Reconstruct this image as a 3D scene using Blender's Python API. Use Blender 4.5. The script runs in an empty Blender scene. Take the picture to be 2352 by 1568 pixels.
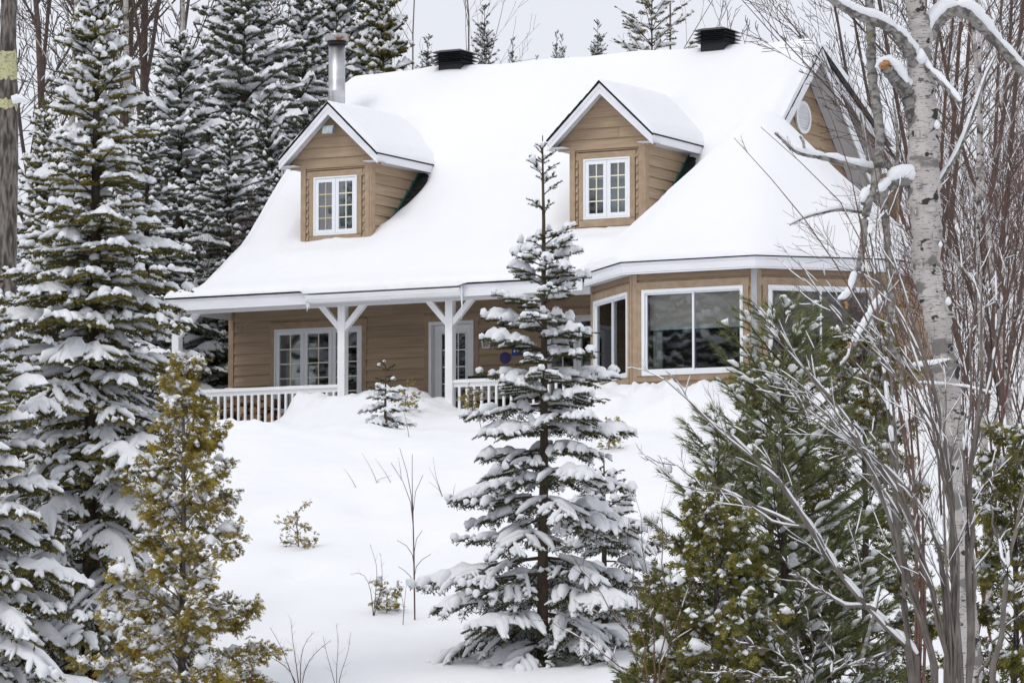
import bpy, math, random
import numpy as np
from mathutils import Vector

# ------------------------------------------------------------ camera, sky, sun, exposure
SC = bpy.context.scene
COL = SC.collection
cam_d = bpy.data.cameras.new("camera"); CAM = bpy.data.objects.new("camera", cam_d); COL.objects.link(CAM)
FPX, YH = 9504.0, 1563.8                      # focal length and horizon row, in 2352 px wide photo units
PITCH = math.atan((YH - 784) / FPX)
cam_d.sensor_width = 36; cam_d.lens = 36 * FPX / 2352
cam_d.clip_start = 1; cam_d.clip_end = 3000
CAM.rotation_euler = (math.pi / 2 + PITCH, 0, 0)
SC.camera = CAM
SUN_EL, SUN_AZ = math.radians(55), math.radians(220)      # azimuth clockwise from +Y: behind the camera, to the left
W = bpy.data.worlds.new("World"); SC.world = W; W.use_nodes = True
nt = W.node_tree; nt.nodes.clear()
out = nt.nodes.new("ShaderNodeOutputWorld"); bg = nt.nodes.new("ShaderNodeBackground")
sky = nt.nodes.new("ShaderNodeTexSky"); sky.sky_type = 'NISHITA'; sky.sun_disc = False
sky.sun_elevation = SUN_EL; sky.sun_rotation = SUN_AZ; sky.air_density = 1.0; sky.dust_density = 4.0
hs = nt.nodes.new("ShaderNodeHueSaturation"); hs.inputs['Saturation'].default_value = 0.25; hs.inputs['Value'].default_value = 1.0
mx = nt.nodes.new("ShaderNodeMixRGB"); mx.inputs[0].default_value = 0.88
tc = nt.nodes.new("ShaderNodeTexCoord"); nz = nt.nodes.new("ShaderNodeTexNoise")
nz.inputs['Scale'].default_value = 2.2; nz.inputs['Detail'].default_value = 3
cr = nt.nodes.new("ShaderNodeValToRGB")
cr.color_ramp.elements[0].position = 0.3; cr.color_ramp.elements[0].color = (7.0, 7.25, 8.0, 1)
cr.color_ramp.elements[1].position = 0.7; cr.color_ramp.elements[1].color = (8.1, 8.25, 8.75, 1)
nt.links.new(tc.outputs['Generated'], nz.inputs['Vector']); nt.links.new(nz.outputs['Fac'], cr.inputs[0])
nt.links.new(sky.outputs[0], hs.inputs['Color']); nt.links.new(hs.outputs[0], mx.inputs[1]); nt.links.new(cr.outputs[0], mx.inputs[2])
nt.links.new(mx.outputs[0], bg.inputs[0]); bg.inputs[1].default_value = 0.111
nt.links.new(bg.outputs[0], out.inputs[0])
sl = bpy.data.lights.new("sun", 'SUN'); sl.energy = 0.74; sl.angle = math.radians(15); sl.color = (1.0, 0.955, 0.9)
SUN = bpy.data.objects.new("sun", sl); COL.objects.link(SUN)
_d = Vector((math.sin(SUN_AZ) * math.cos(SUN_EL), math.cos(SUN_AZ) * math.cos(SUN_EL), math.sin(SUN_EL)))
SUN.rotation_euler = _d.to_track_quat('Z', 'Y').to_euler(); SUN.location = (-20, -20, 60)
SC.view_settings.view_transform = 'Standard'; SC.view_settings.look = 'None'
SC.view_settings.exposure = 0.11; SC.view_settings.gamma = 1.0
SC.render.engine = 'CYCLES'
SC.cycles.max_bounces = 6; SC.cycles.diffuse_bounces = 4; SC.cycles.glossy_bounces = 2
SC.cycles.use_adaptive_sampling = True; SC.cycles.adaptive_threshold = .02; SC.cycles.use_denoising = True
SC.cycles.transparent_max_bounces = 8; SC.cycles.transmission_bounces = 3

# ------------------------------------------------------------ helpers
rng = np.random.default_rng(7)
def px(x, y, Y):
    """world point seen at photo pixel (2352 scale) at depth Y"""
    up = (784 - y) / FPX; dx = (x - 1176) / FPX
    r = np.array([dx, math.cos(PITCH) - up * math.sin(PITCH), math.sin(PITCH) + up * math.cos(PITCH)])
    return r * (Y / r[1])
def smooth(a, b, x):
    t = np.clip((np.asarray(x, float) - a) / (b - a), 0, 1); return t * t * (3 - 2 * t)
_tab = np.random.default_rng(3).random((256, 256))
def vnoise(x, y):
    x = np.asarray(x, float); y = np.asarray(y, float)
    xi = np.floor(x).astype(int); yi = np.floor(y).astype(int); fx = x - xi; fy = y - yi
    fx = fx * fx * (3 - 2 * fx); fy = fy * fy * (3 - 2 * fy)
    g = lambda a, b: _tab[a & 255, b & 255]
    return (g(xi, yi) * (1 - fx) + g(xi + 1, yi) * fx) * (1 - fy) + (g(xi, yi + 1) * (1 - fx) + g(xi + 1, yi + 1) * fx) * fy - .5
def fbm(x, y, o=4):
    s = 0; a = 1
    for i in range(o):
        s = s + a * vnoise(x * 2 ** i + 17.3 * i, y * 2 ** i + 5.1 * i); a *= .5
    return s
def smax(a, b, k):
    h = np.clip(.5 + .5 * (a - b) / k, 0, 1); return b * (1 - h) + a * h + k * h * (1 - h)

class MB:
    """collects geometry for one mesh"""
    def __init__(s): s.v = []; s.f3 = []; s.f4 = []; s.n = 0
    def add(s, V, quads=None, tris=None):
        V = np.asarray(V, float).reshape(-1, 3); s.v.append(V)
        if quads is not None and len(quads): s.f4.append(np.asarray(quads, np.int64).reshape(-1, 4) + s.n)
        if tris is not None and len(tris): s.f3.append(np.asarray(tris, np.int64).reshape(-1, 3) + s.n)
        s.n += len(V); return s
    def hexa(s, p):
        """8 points: bottom ring 0-3, top ring 4-7 (counter-clockwise seen from above)"""
        return s.add(p, [(0, 3, 2, 1), (4, 5, 6, 7), (0, 1, 5, 4), (1, 2, 6, 5), (2, 3, 7, 6), (3, 0, 4, 7)])
    def box(s, a, b):
        x0, y0, z0 = a; x1, y1, z1 = b
        return s.hexa([(x0, y0, z0), (x1, y0, z0), (x1, y1, z0), (x0, y1, z0), (x0, y0, z1), (x1, y0, z1), (x1, y1, z1), (x0, y1, z1)])
    def mesh(s, name, mats, smooth_=False):
        m = bpy.data.meshes.new(name)
        V = np.concatenate(s.v) if s.v else np.zeros((0, 3))
        q = np.concatenate(s.f4) if s.f4 else np.zeros((0, 4), int); t = np.concatenate(s.f3) if s.f3 else np.zeros((0, 3), int)
        m.vertices.add(len(V)); m.vertices.foreach_set("co", V.astype(np.float32).ravel())
        nl = q.size + t.size; m.loops.add(nl); m.polygons.add(len(q) + len(t))
        m.loops.foreach_set("vertex_index", np.concatenate([q.ravel(), t.ravel()]).astype(np.int32))
        st = np.concatenate([np.arange(len(q)) * 4, q.size + np.arange(len(t)) * 3]).astype(np.int32)
        m.polygons.foreach_set("loop_start", st)
        m.polygons.foreach_set("use_smooth", np.full(len(q) + len(t), bool(smooth_)))
        m.materials.append(mats); m.update(calc_edges=True); m.validate(); return m
    def obj(s, name, mat, parent=None, smooth_=False): return link(name, s.mesh(name, mat, smooth_), parent)
def link(name, data, parent=None):
    o = bpy.data.objects.new(name, data); COL.objects.link(o)
    if parent is not None: o.parent = parent
    return o
def empty(name, loc=(0, 0, 0), rz=0):
    o = bpy.data.objects.new(name, None); COL.objects.link(o); o.location = loc; o.rotation_euler = (0, 0, rz); o.empty_display_size = .2; return o
def tag(o, label, cat, group=None):
    o["label"] = label; o["category"] = cat
    if group: o["group"] = group
    return o
def structure(o): o["kind"] = "structure"; return o
def copy_tree(root, loc, rz=0, s=1.0, sz=None):
    r = root.copy(); COL.objects.link(r); r.location = loc; r.rotation_euler = (0, 0, rz); r.scale = (s, s, sz or s)
    for c in root.children:
        k = c.copy(); COL.objects.link(k); k.parent = r
        for g in c.children:
            d = g.copy(); COL.objects.link(d); d.parent = k
    return r
def sweep(P, a, b=None, k=6, lift=0.0):
    """P (N,n,3) polylines; a,b half width / half height (N,n): tubes with a horizontal-vertical frame"""
    P = np.asarray(P, float); N, n, _ = P.shape; b = a if b is None else b
    T = np.gradient(P, axis=1); T /= np.linalg.norm(T, axis=2, keepdims=True) + 1e-9
    up = np.zeros_like(T); up[..., 2] = 1
    steep = np.abs(T[..., 2]) > .97
    up[steep] = (0.3, 1, 0)
    S = np.cross(T, up); S /= np.linalg.norm(S, axis=2, keepdims=True) + 1e-9
    U = np.cross(S, T)
    th = np.arange(k) * 2 * math.pi / k
    C = P + U * (np.asarray(lift) * np.ones((N, n)))[..., None]
    V = C[:, :, None, :] + S[:, :, None, :] * (np.asarray(a)[..., None] * np.cos(th))[..., None] + U[:, :, None, :] * (np.asarray(b)[..., None] * np.sin(th))[..., None]
    base = (np.arange(N) * n * k)[:, None, None] + (np.arange(n - 1) * k)[None, :, None]
    j = np.arange(k)[None, None, :]; j2 = (j + 1) % k
    Q = np.stack([base + j, base + j2, base + k + j2, base + k + j], -1).reshape(-1, 4)
    return V.reshape(-1, 3), Q

# ------------------------------------------------------------ materials
def mat(name, col, rough=.7, col2=None, scale=(6, 6, 6), lo=.35, hi=.65, bump=0, bscale=None, spec=.3, metal=0, detail=4, rnd=0, coord='Object'):
    m = bpy.data.materials.new(name); m.use_nodes = True; n = m.node_tree; b = n.nodes["Principled BSDF"]
    b.inputs['Roughness'].default_value = rough; b.inputs['Specular IOR Level'].default_value = spec; b.inputs['Metallic'].default_value = metal
    b.inputs['Base Color'].default_value = (*col, 1)
    last = None
    if col2 is not None or bump:
        t = n.nodes.new("ShaderNodeTexCoord"); mp = n.nodes.new("ShaderNodeMapping"); mp.inputs['Scale'].default_value = scale
        n.links.new(t.outputs[coord], mp.inputs[0])
        z = n.nodes.new("ShaderNodeTexNoise"); z.inputs['Scale'].default_value = 1; z.inputs['Detail'].default_value = detail
        n.links.new(mp.outputs[0], z.inputs['Vector'])
        if col2 is not None:
            r = n.nodes.new("ShaderNodeValToRGB"); r.color_ramp.elements[0].position = lo; r.color_ramp.elements[1].position = hi
            r.color_ramp.elements[0].color = (*col, 1); r.color_ramp.elements[1].color = (*col2, 1)
            n.links.new(z.outputs['Fac'], r.inputs[0]); last = r.outputs[0]; n.links.new(last, b.inputs['Base Color'])
        if bump:
            bp = n.nodes.new("ShaderNodeBump"); bp.inputs['Strength'].default_value = bump; bp.inputs['Distance'].default_value = .02
            src = z
            if bscale:
                mp2 = n.nodes.new("ShaderNodeMapping"); mp2.inputs['Scale'].default_value = bscale; n.links.new(t.outputs[coord], mp2.inputs[0])
                src = n.nodes.new("ShaderNodeTexNoise"); src.inputs['Scale'].default_value = 1; src.inputs['Detail'].default_value = 5; n.links.new(mp2.outputs[0], src.inputs['Vector'])
            n.links.new(src.outputs['Fac'], bp.inputs['Height']); n.links.new(bp.outputs[0], b.inputs['Normal'])
    if rnd:
        oi = n.nodes.new("ShaderNodeObjectInfo"); mr = n.nodes.new("ShaderNodeMapRange"); mr.inputs[3].default_value = 1 - rnd; mr.inputs[4].default_value = 1 + rnd
        h = n.nodes.new("ShaderNodeHueSaturation"); n.links.new(oi.outputs['Random'], mr.inputs[0]); n.links.new(mr.outputs[0], h.inputs['Value'])
        if last is not None: n.links.new(last, h.inputs['Color'])
        else: h.inputs['Color'].default_value = (*col, 1)
        n.links.new(h.outputs[0], b.inputs['Base Color'])
    return m
def leafmat(name, col, col2, scale=8):
    m = mat(name, col, .6, col2, (scale,) * 3, .38, .62, spec=.15)
    return m
M = {}
M['snow'] = mat('snow', (.85, .862, .885), .75, (.875, .885, .905), (.5, .5, .5), bump=.45, bscale=(7, 7, 7), spec=.15)
M['snow_tree'] = mat('snow_on_branches', (.88, .895, .92), .8, bump=.3, bscale=(30, 30, 30), spec=.1)
def translucent(m, f):
    n = m.node_tree; o = next(x for x in n.nodes if x.type == 'OUTPUT_MATERIAL'); b = n.nodes["Principled BSDF"]; t = n.nodes.new("ShaderNodeBsdfTranslucent"); t.inputs[0].default_value = (.88, .91, .95, 1)
    x = n.nodes.new("ShaderNodeMixShader"); x.inputs[0].default_value = f; n.links.new(b.outputs[0], x.inputs[1]); n.links.new(t.outputs[0], x.inputs[2]); n.links.new(x.outputs[0], o.inputs[0])
translucent(M['snow_tree'], .10)
M['siding'] = mat('siding', (.335, .242, .158), .75, (.435, .33, .228), (1.2, 1.2, 34), .3, .7, bump=.35, bscale=(3, 3, 120), rnd=.12, spec=.25)
M['trim'] = mat('brown_trim', (.338, .246, .162), .75, (.425, .32, .22), (6, 6, 8), .3, .7, bump=.3, bscale=(30, 30, 14), rnd=.05, spec=.25)
M['white'] = mat('white_paint', (.89, .893, .90), .5, (.84, .845, .855), (2, 2, 5), .45, .8, spec=.35)
M['vinyl'] = mat('white_vinyl', (.84, .86, .89), .35, (.79, .81, .84), (1.5, 1.5, 3), .4, .8, spec=.4)
M['alu'] = mat('white_aluminium', (.83, .84, .87), .45, (.76, .77, .80), (1.0, 1.0, 4), .4, .75, spec=.4)
M['soffit'] = mat('perforated_soffit', (.66, .67, .70), .6, (.56, .57, .60), (60, 60, 60), .45, .6)
M['shingle'] = mat('shingle', (.012, .016, .016), .9, (.03, .034, .034), (30, 30, 30), bump=.4)
M['flash'] = mat('green_flashing', (.015, .13, .10), .5)
M['cream'] = mat('cream_grille', (.78, .74, .60), .5)
M['gold'] = mat('wood_grille', (.60, .47, .28), .5)
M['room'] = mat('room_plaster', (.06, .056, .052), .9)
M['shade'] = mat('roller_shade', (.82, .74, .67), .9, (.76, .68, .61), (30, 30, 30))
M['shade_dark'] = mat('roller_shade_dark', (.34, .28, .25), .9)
M['hem'] = mat('shade_hem', (.62, .75, .76), .4)
M['curtain'] = mat('curtain', (.75, .78, .74), .9, (.55, .60, .56), (40, 40, 1), .35, .65)
M['black'] = mat('black_metal', (.012, .013, .016), .45, spec=.4)
M['dark'] = mat('dark_cover', (.02, .022, .026), .8)
M['steel'] = mat('stainless', (.62, .63, .65), .42, (.45, .45, .46), (2, 2, 5), .35, .7, metal=1, rnd=0)
M['rust'] = mat('rusty_cap', (.42, .42, .43), .4, (.22, .10, .04), (5, 5, 7), .5, .62, metal=.7)
M['galv'] = mat('galvanised', (.34, .35, .37), .45, (.46, .47, .49), (5, 5, 2), .35, .65, metal=.4)
M['grill'] = mat('grill_steel', (.45, .43, .40), .4, (.38, .36, .33), (9, 9, 2), metal=.3)
M['blue'] = mat('blue_enamel', (.01, .06, .36), .35)
M['purple'] = mat('purple_disc', (.05, .04, .16), .35)
M['lens'] = mat('flood_lens', (.33, .42, .42), .15, (.5, .55, .53), (14, 14, 14), spec=.6)
M['lanternglass'] = mat('lantern_glass', (.30, .29, .26), .2, spec=.6)
M['bronze'] = mat('dark_bronze', (.05, .042, .036), .5)
M['log_bark'] = mat('log_bark', (.09, .06, .04), .9, (.17, .115, .075), (9, 9, 9), rnd=.25)
M['log_end'] = mat('log_end', (.34, .19, .09), .85, (.48, .30, .16), (14, 14, 14), rnd=.25)
M['ice'] = mat('ice', (.8, .86, .9), .1, spec=.6)
M['porch_soffit_dim'] = mat('porch_soffit_dim', (.30, .27, .24), .8)  # darker than the other soffits, so the porch wall below gets dimmer
M['loft'] = mat('loft_wall', (.55, .62, .65), .9)
M['deck'] = mat('deck_board', (.30, .27, .24), .8)
M['teal'] = mat('teal_boards', (.01, .05, .06), .7)
M['red'] = mat('red_plastic', (.35, .03, .03), .5)
def glass():
    m = bpy.data.materials.new('window_glass'); m.use_nodes = True; n = m.node_tree; n.nodes.clear()
    o = n.nodes.new("ShaderNodeOutputMaterial"); x = n.nodes.new("ShaderNodeMixShader"); t = n.nodes.new("ShaderNodeBsdfTransparent"); g = n.nodes.new("ShaderNodeBsdfGlossy")
    t.inputs[0].default_value = (.93, .95, .95, 1); g.inputs['Roughness'].default_value = .015; g.inputs[0].default_value = (.95, .98, 1, 1)
    f = n.nodes.new("ShaderNodeFresnel"); f.inputs[0].default_value = 1.75
    n.links.new(f.outputs[0], x.inputs[0]); n.links.new(t.outputs[0], x.inputs[1]); n.links.new(g.outputs[0], x.inputs[2]); n.links.new(x.outputs[0], o.inputs[0]); return m
M['glass'] = glass()
# ------------------------------------------------------------ the lie of the land
HO = np.array([-6.313, 77.226, 4.485]); ALPHA = math.radians(28.512); CA, SA = math.cos(ALPHA), math.sin(ALPHA)
TC = (11.615, 1.158); TAP = 2.795; TR = 3.026          # corner turret: centre, apothem, circumradius
def toloc(x, y):
    dx = np.asarray(x, float) - HO[0]; dy = np.asarray(y, float) - HO[1]; return dx * CA - dy * SA, dx * SA + dy * CA
def toworld(u, v, w): return np.array([HO[0] + u * CA + v * SA, HO[1] - u * SA + v * CA, HO[2] + w])
OCT_N = [(math.cos(math.radians(-90 + 45 * k)), math.sin(math.radians(-90 + 45 * k))) for k in range(8)]
def doct(u, v, k=0.0):
    ds = [(u - TC[0]) * a + (v - TC[1]) * b for a, b in OCT_N]
    if k == 0: return np.maximum.reduce(ds)
    return k * np.log(sum(np.exp(np.clip(d, -20, 20) / k) for d in ds))
BU = [-6, -1, .3, 1, 2.5, 2.9, 3.35, 4, 5, 5.6, 6.2, 8, 9, 11, 14, 18]
BW = [-.2, -.15, -.1, -.1, -.06, .2, .55, .60, .62, .5, .38, .38, .44, .44, .40, .3]
WELLS = [((1246 - 1176) / 9504 * 51, 51, .5), ((212 - 1176) / 9504 * 48, 48, .6), ((408 - 1176) / 9504 * 41, 41, .5), ((1388 - 1176) / 9504 * 53.5, 53.5, .4), (-2.1, 62.5, .35), (-1.2, 60.2, .25), (-3.0, 58.0, .3), (-.6, 63.4, .25)]
def ground(x, y):
    x = np.asarray(x, float); y = np.asarray(y, float)
    u, v = toloc(x, y); s = .276 * x + .961 * y
    lin = 4.6 - .23 * (68 - s)
    z = -1.7 + .6 * np.logaddexp(0, (lin + 1.7) / .6)
    z = -smax(-z, -4.24 - .10 * smooth(2, 5, u), .8) + .05
    z = z + fbm(x * .16, y * .16, 3) * .35 * smooth(30, 46, y) * (1 - smooth(-6, -1, v) * .6) + fbm(x * .7, y * .7, 4) * .11 + fbm(x * 2.6, y * 2.6, 3) * .022 * smooth(44, 50, y)
    D = np.where(u < 8.9, np.minimum(-v, np.maximum(doct(u, v) - TAP, -v - 0)), doct(u, v) - TAP)
    D = np.where(u < 8.9, np.minimum(np.where(v < 0, -v, v), 9) * np.where(v < 0, 1, -1), doct(u, v) - TAP)
    D = np.where((u >= 8.0) & (v < 0), np.minimum(np.where(u < 9.3, -v, 9), np.maximum(doct(u, v) - TAP, -9)), D)
    near = 1 - smooth(.5, 2.6, D)
    bank = HO[2] + np.interp(u, BU, BW)
    frontal = smooth(-9, -1.5, u)
    z = z + (bank - z) * near * frontal * (1 - smooth(2, 5, v) * (u < 8.5))
    lump = near * frontal * (1 - smooth(5.4, 7.0, u) * .75 * (1 - smooth(8.2, 9.2, u)))
    z = z + lump * smooth(2.0, 3.2, u) * (fbm(x * 1.6 + 3, y * 1.6, 4) * .32 + np.abs(fbm(x * 3.4, y * 3.4, 3)) * .24 - np.abs(fbm(x * 5.5 + 7, y * 5.5, 2)) * .12)
    for mu, mv, mh, mr in ((2.5, -2.0, .16, .6), (1.1, -2.8, .08, .7), (4.2, -2.1, -.22, .55), (3.8, -.8, .10, .8), (5.1, -.6, .08, .6), (.2, -2.8, .1, 1.2), (2.9, -3.0, -.12, .7)):
        z = z + mh * np.exp(-((u - mu) ** 2 + ((v - mv) * 1.1) ** 2) / mr ** 2) * (1 + 1.4 * fbm(x * 2.2, y * 2.2, 3))
    bankz = np.exp(-((u - 2.2) / 3.4) ** 2 - ((v + 4.0) / 2.4) ** 2); z = z + bankz * (fbm(x * .9, y * .9 + 2, 3) * .75 + fbm(x * 2.4, y * 2.4, 3) * .42 - np.abs(fbm(x * 4.4, y * 4.4, 2)) * .24)
    for tx, ty, tr_ in WELLS: z = z - .16 * np.exp(-((x - tx) ** 2 + (y - ty) ** 2) / tr_ ** 2)
    hill = 4.35 + .2 * (v - 9) + .004 * np.clip(v - 9, 0, 40) ** 2 * .3
    hill = np.minimum(hill, 13 + .02 * v)
    zb = smax(np.where(v > 3, HO[2] + 0 * z, z), hill, .8)
    z = np.where(v > 3, z + (zb - z) * smooth(3, 6, v), z)
    inside = ((v > .14 + .5 * ((u > 3.1) & (u < 5.5))) & (u > -.02) & (u < 9.7) & (v < 11.5)) | (doct(u, v) < TAP - .12)
    return np.where(inside, np.minimum(z, HO[2] - .35), z)
def gz(x, y): return float(ground(np.array([x]), np.array([y]))[0])

def lines(segs):
    r = []
    for a, b, n in segs: r += list(np.linspace(a, b, n, endpoint=False))
    return np.array(r + [segs[-1][1]])
gx = lines([(-600, -60, 14), (-60, -16, 30), (-16, -10, 40), (-10, 8, 170), (8, 14, 30), (14, 60, 30), (60, 600, 14)])
gy = lines([(-120, 20, 14), (20, 44, 36), (44, 64, 95), (64, 78.5, 135), (78.5, 130, 40), (130, 700, 16)])
X, Yg = np.meshgrid(gx, gy); Z = ground(X, Yg)
nx_, ny_ = len(gx), len(gy); ii = np.arange(nx_ * ny_).reshape(ny_, nx_)
q = np.stack([ii[:-1, :-1], ii[:-1, 1:], ii[1:, 1:], ii[1:, :-1]], -1).reshape(-1, 4)
g = MB().add(np.stack([X, Yg, Z], -1), q).obj('ground', M['snow'], None, True); structure(g)

# ------------------------------------------------------------ the house
HOUSE = empty('house', tuple(HO), -ALPHA)
tag(HOUSE, "brown clapboard house with white trim, two roof dormers, covered porch and corner turret", "house")
class Fr:
    def __init__(s, o, t): s.o = np.array(o, float); s.t = np.array((t[0], t[1], 0.)); s.n = np.array((t[1], -t[0], 0.))
    def __call__(s, a, n, h): return s.o + s.t * a + s.n * n + np.array((0, 0, h))
    def hexa(s, mb, a0, a1, n0, n1, h0, h1, a0t=None, a1t=None, n1t=None):
        a0t = a0 if a0t is None else a0t; a1t = a1 if a1t is None else a1t; n1t = n1 if n1t is None else n1t
        return mb.hexa([s(a0, n1, h0), s(a1, n1, h0), s(a1, n0, h0), s(a0, n0, h0), s(a0t, n1t, h1), s(a1t, n1t, h1), s(a1t, n0, h1), s(a0t, n0, h1)])
def bar(fr, a0, a1, n0, n1, h0, h1, name, m, parent): return fr.hexa(MB(), a0, a1, n0, n1, h0, h1).obj(name, m, parent)
def wall_slab(fr, a0, a1, h0, h1, ops, name='wall'):
    mb = MB(); As = sorted({a0, a1, *[x for o in ops for x in o[:2] if a0 < x < a1]}); Hs = sorted({h0, h1, *[x for o in ops for x in o[2:] if h0 < x < h1]})
    for i in range(len(As) - 1):
        for j in range(len(Hs) - 1):
            ca, ch = (As[i] + As[i + 1]) / 2, (Hs[j] + Hs[j + 1]) / 2
            if any(o[0] < ca < o[1] and o[2] < ch < o[3] for o in ops): continue
            fr.hexa(mb, As[i], As[i + 1], -.12, 0, Hs[j], Hs[j + 1])
    return mb.obj(name, M['trim'], HOUSE)
def siding(par, fr, a0, a1, h0, h1, ops=(), ex=.205, amin=None, amax=None, seed=0, first=None):
    r = random.Random(seed); h = h0; k = 0
    while h < h1 - .01:
        e = (first if (first and k == 0) else ex); t = min(h + e, h1)
        lo = max(a0, max(amin(h), amin(t)) if amin else a0); hi = min(a1, min(amax(h), amax(t)) if amax else a1)
        lob = max(a0, amin(h) if amin else a0); hib = min(a1, amax(h) if amax else a1)
        lot = max(a0, amin(t) if amin else a0); hit = min(a1, amax(t) if amax else a1)
        cut = [(min(lob, lot), max(hib, hit))]
        for o in ops:
            if o[3] > h + .03 and o[2] < t - .03:
                cut = [p for c in cut for p in ((c[0], min(c[1], o[0])), (max(c[0], o[1]), c[1])) if p[1] - p[0] > .03]
        for c0, c1 in cut:
            xs = [c0]; p = c0 + r.uniform(1.2, 3.6)
            while p < c1 - .6: xs.append(p); p += 3.66
            xs.append(c1)
            for i in range(len(xs) - 1):
                b0, b1 = xs[i] + (.002 if i else 0), xs[i + 1] - (.002 if i < len(xs) - 2 else 0)
                B0, B1 = (lob if b0 == c0 and c0 == cut[0][0] and amin else b0), (hib if b1 == c1 and c1 == cut[-1][1] and amax else b1)
                T0, T1 = (lot if b0 == c0 and c0 == cut[0][0] and amin else b0), (hit if b1 == c1 and c1 == cut[-1][1] and amax else b1)
                if B1 - B0 < .02 and T1 - T0 < .02: continue
                T1 = max(T1, T0 + .001); B1 = max(B1, B0 + .001)
                fr.hexa(MB(), B0, B1, .001, .044 + r.uniform(-.003, .003), h, t - .0005, T0, T1, .012).obj('siding_board', M['siding'], par)
        h = t; k += 1
PANE = {}
def glazing(win, fr, a0, a1, h0, h1, cols, rows, depth, mun, muntw=.023):
    """panes and grille bars of one sash, each its own piece"""
    mb = MB()
    for c in range(cols):
        for r_ in range(rows):
            x0 = a0 + (a1 - a0) * c / cols; x1 = a0 + (a1 - a0) * (c + 1) / cols; y0 = h0 + (h1 - h0) * r_ / rows; y1 = h0 + (h1 - h0) * (r_ + 1) / rows
            fr.hexa(MB(), x0, x1, depth - .006, depth, y0, y1).obj('pane', M['glass'], win)
    for c in range(1, cols):
        x = a0 + (a1 - a0) * c / cols; fr.hexa(MB(), x - muntw / 2, x + muntw / 2, depth - .006, depth + .004, h0, h1).obj('muntin', mun, win)
    for r_ in range(1, rows):
        y = h0 + (h1 - h0) * r_ / rows; fr.hexa(MB(), a0, a1, depth - .0065, depth + .0035, y - muntw / 2, y + muntw / 2).obj('muntin', mun, win)
def ring(fr, mb, a0, a1, h0, h1, w, n0, n1, wb=None):
    wb = wb or w
    fr.hexa(mb, a0, a1, n0, n1, h0, h0 + wb); fr.hexa(mb, a0, a1, n0, n1, h1 - w, h1)
    fr.hexa(mb, a0, a0 + w, n0, n1, h0 + wb, h1 - w); fr.hexa(mb, a1 - w, a1, n0, n1, h0 + wb, h1 - w); return mb
def casement(fr, a0, a1, h0, h1, n, cols, rows, mun, sw=.075):
    f = ring(fr, MB(), a0, a1, h0, h1, .03, -.1, .05).obj('window', M['vinyl'], HOUSE)
    w = (a1 - a0 - .06) / n
    for i in range(n):
        s0, s1 = a0 + .03 + w * i + .004, a0 + .03 + w * (i + 1) - .004
        ring(fr, MB(), s0, s1, h0 + .034, h1 - .034, sw, -.02, .036 + .001 * i).obj('sash', M['vinyl'], f)
        glazing(f, fr, s0 + sw, s1 - sw, h0 + .034 + sw, h1 - .034 - sw, cols, rows, .012, mun if not isinstance(mun, list) else mun[i])
    return f
def slider(fr, a0, a1, h0, h1, shade, sm):
    f = ring(fr, MB(), a0, a1, h0, h1, .055, -.1, .06, .075).obj('window', M['vinyl'], HOUSE)
    mid = (a0 + a1) / 2
    for i, (s0, s1, d) in enumerate(((a0 + .055, mid + .02, .018), (mid - .02, a1 - .055, -.012))):
        ring(fr, MB(), s0, s1, h0 + .075, h1 - .055, .028 if i else .034, d - .03, d).obj('sash', M['vinyl'], f)
        fr.hexa(MB(), s0 + .03, s1 - .03, d - .018, d - .012, h0 + .1, h1 - .08).obj('pane', M['glass'], f)
    if shade:
        hs_ = h0 + (h1 - h0) * shade
        fr.hexa(MB(), a0 + .06, a1 - .06, -.16, -.155, hs_, h1 - .02).obj('roller_shade', sm, f)
        fr.hexa(MB(), a0 + .06, a1 - .06, -.17, -.14, hs_ - .035, hs_).obj('shade_hem', M['hem'], f)
    return f

VP = 1.926
# --- front wall behind the porch
fF = Fr((0, VP, 0), (1, 0))
W1 = (1.021, 2.949, .571, 2.169); W2 = (6.86, 8.79, .571, 2.169); DR = (4.401, 5.355, .03, 2.174)
ops = [W1, W2, DR]
wl = wall_slab(fF, 0, 9.2, -.35, 3.3, ops)
trim = .1
big = [(o[0] - trim, o[1] + trim, o[2] - (.09 if o is not DR else .5), o[3] + .13) for o in ops]
siding(wl, fF, .11, 9.1, -.12, 2.7, big, .206, seed=1)
def casing(par, fr, o, low=True):
    bar(fr, o[0] - trim, o[0], .001, .042, o[2] - (.02 if low else 0), o[3], 'casing_board', M['trim'], par)
    bar(fr, o[1], o[1] + trim, .001, .042, o[2] - (.02 if low else 0), o[3], 'casing_board', M['trim'], par)
    bar(fr, o[0] - trim - .02, o[1] + trim + .02, .001, .046, o[3], o[3] + .13, 'casing_board', M['trim'], par)
for o in ops: casing(wl, fF, o)
for o in (W1, W2): bar(fF, o[0] - trim, o[1] + trim, .001, .04, o[2] - .11, o[2], 'casing_board', M['trim'], wl)
bar(fF, -.01, .1, -.12, .045, -.35, 2.7, 'corner_board', M['trim'], wl)
casement(fF, *W1, 3, 2, 5, M['cream']); casement(fF, *W2, 3, 2, 5, M['cream'])
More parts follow.
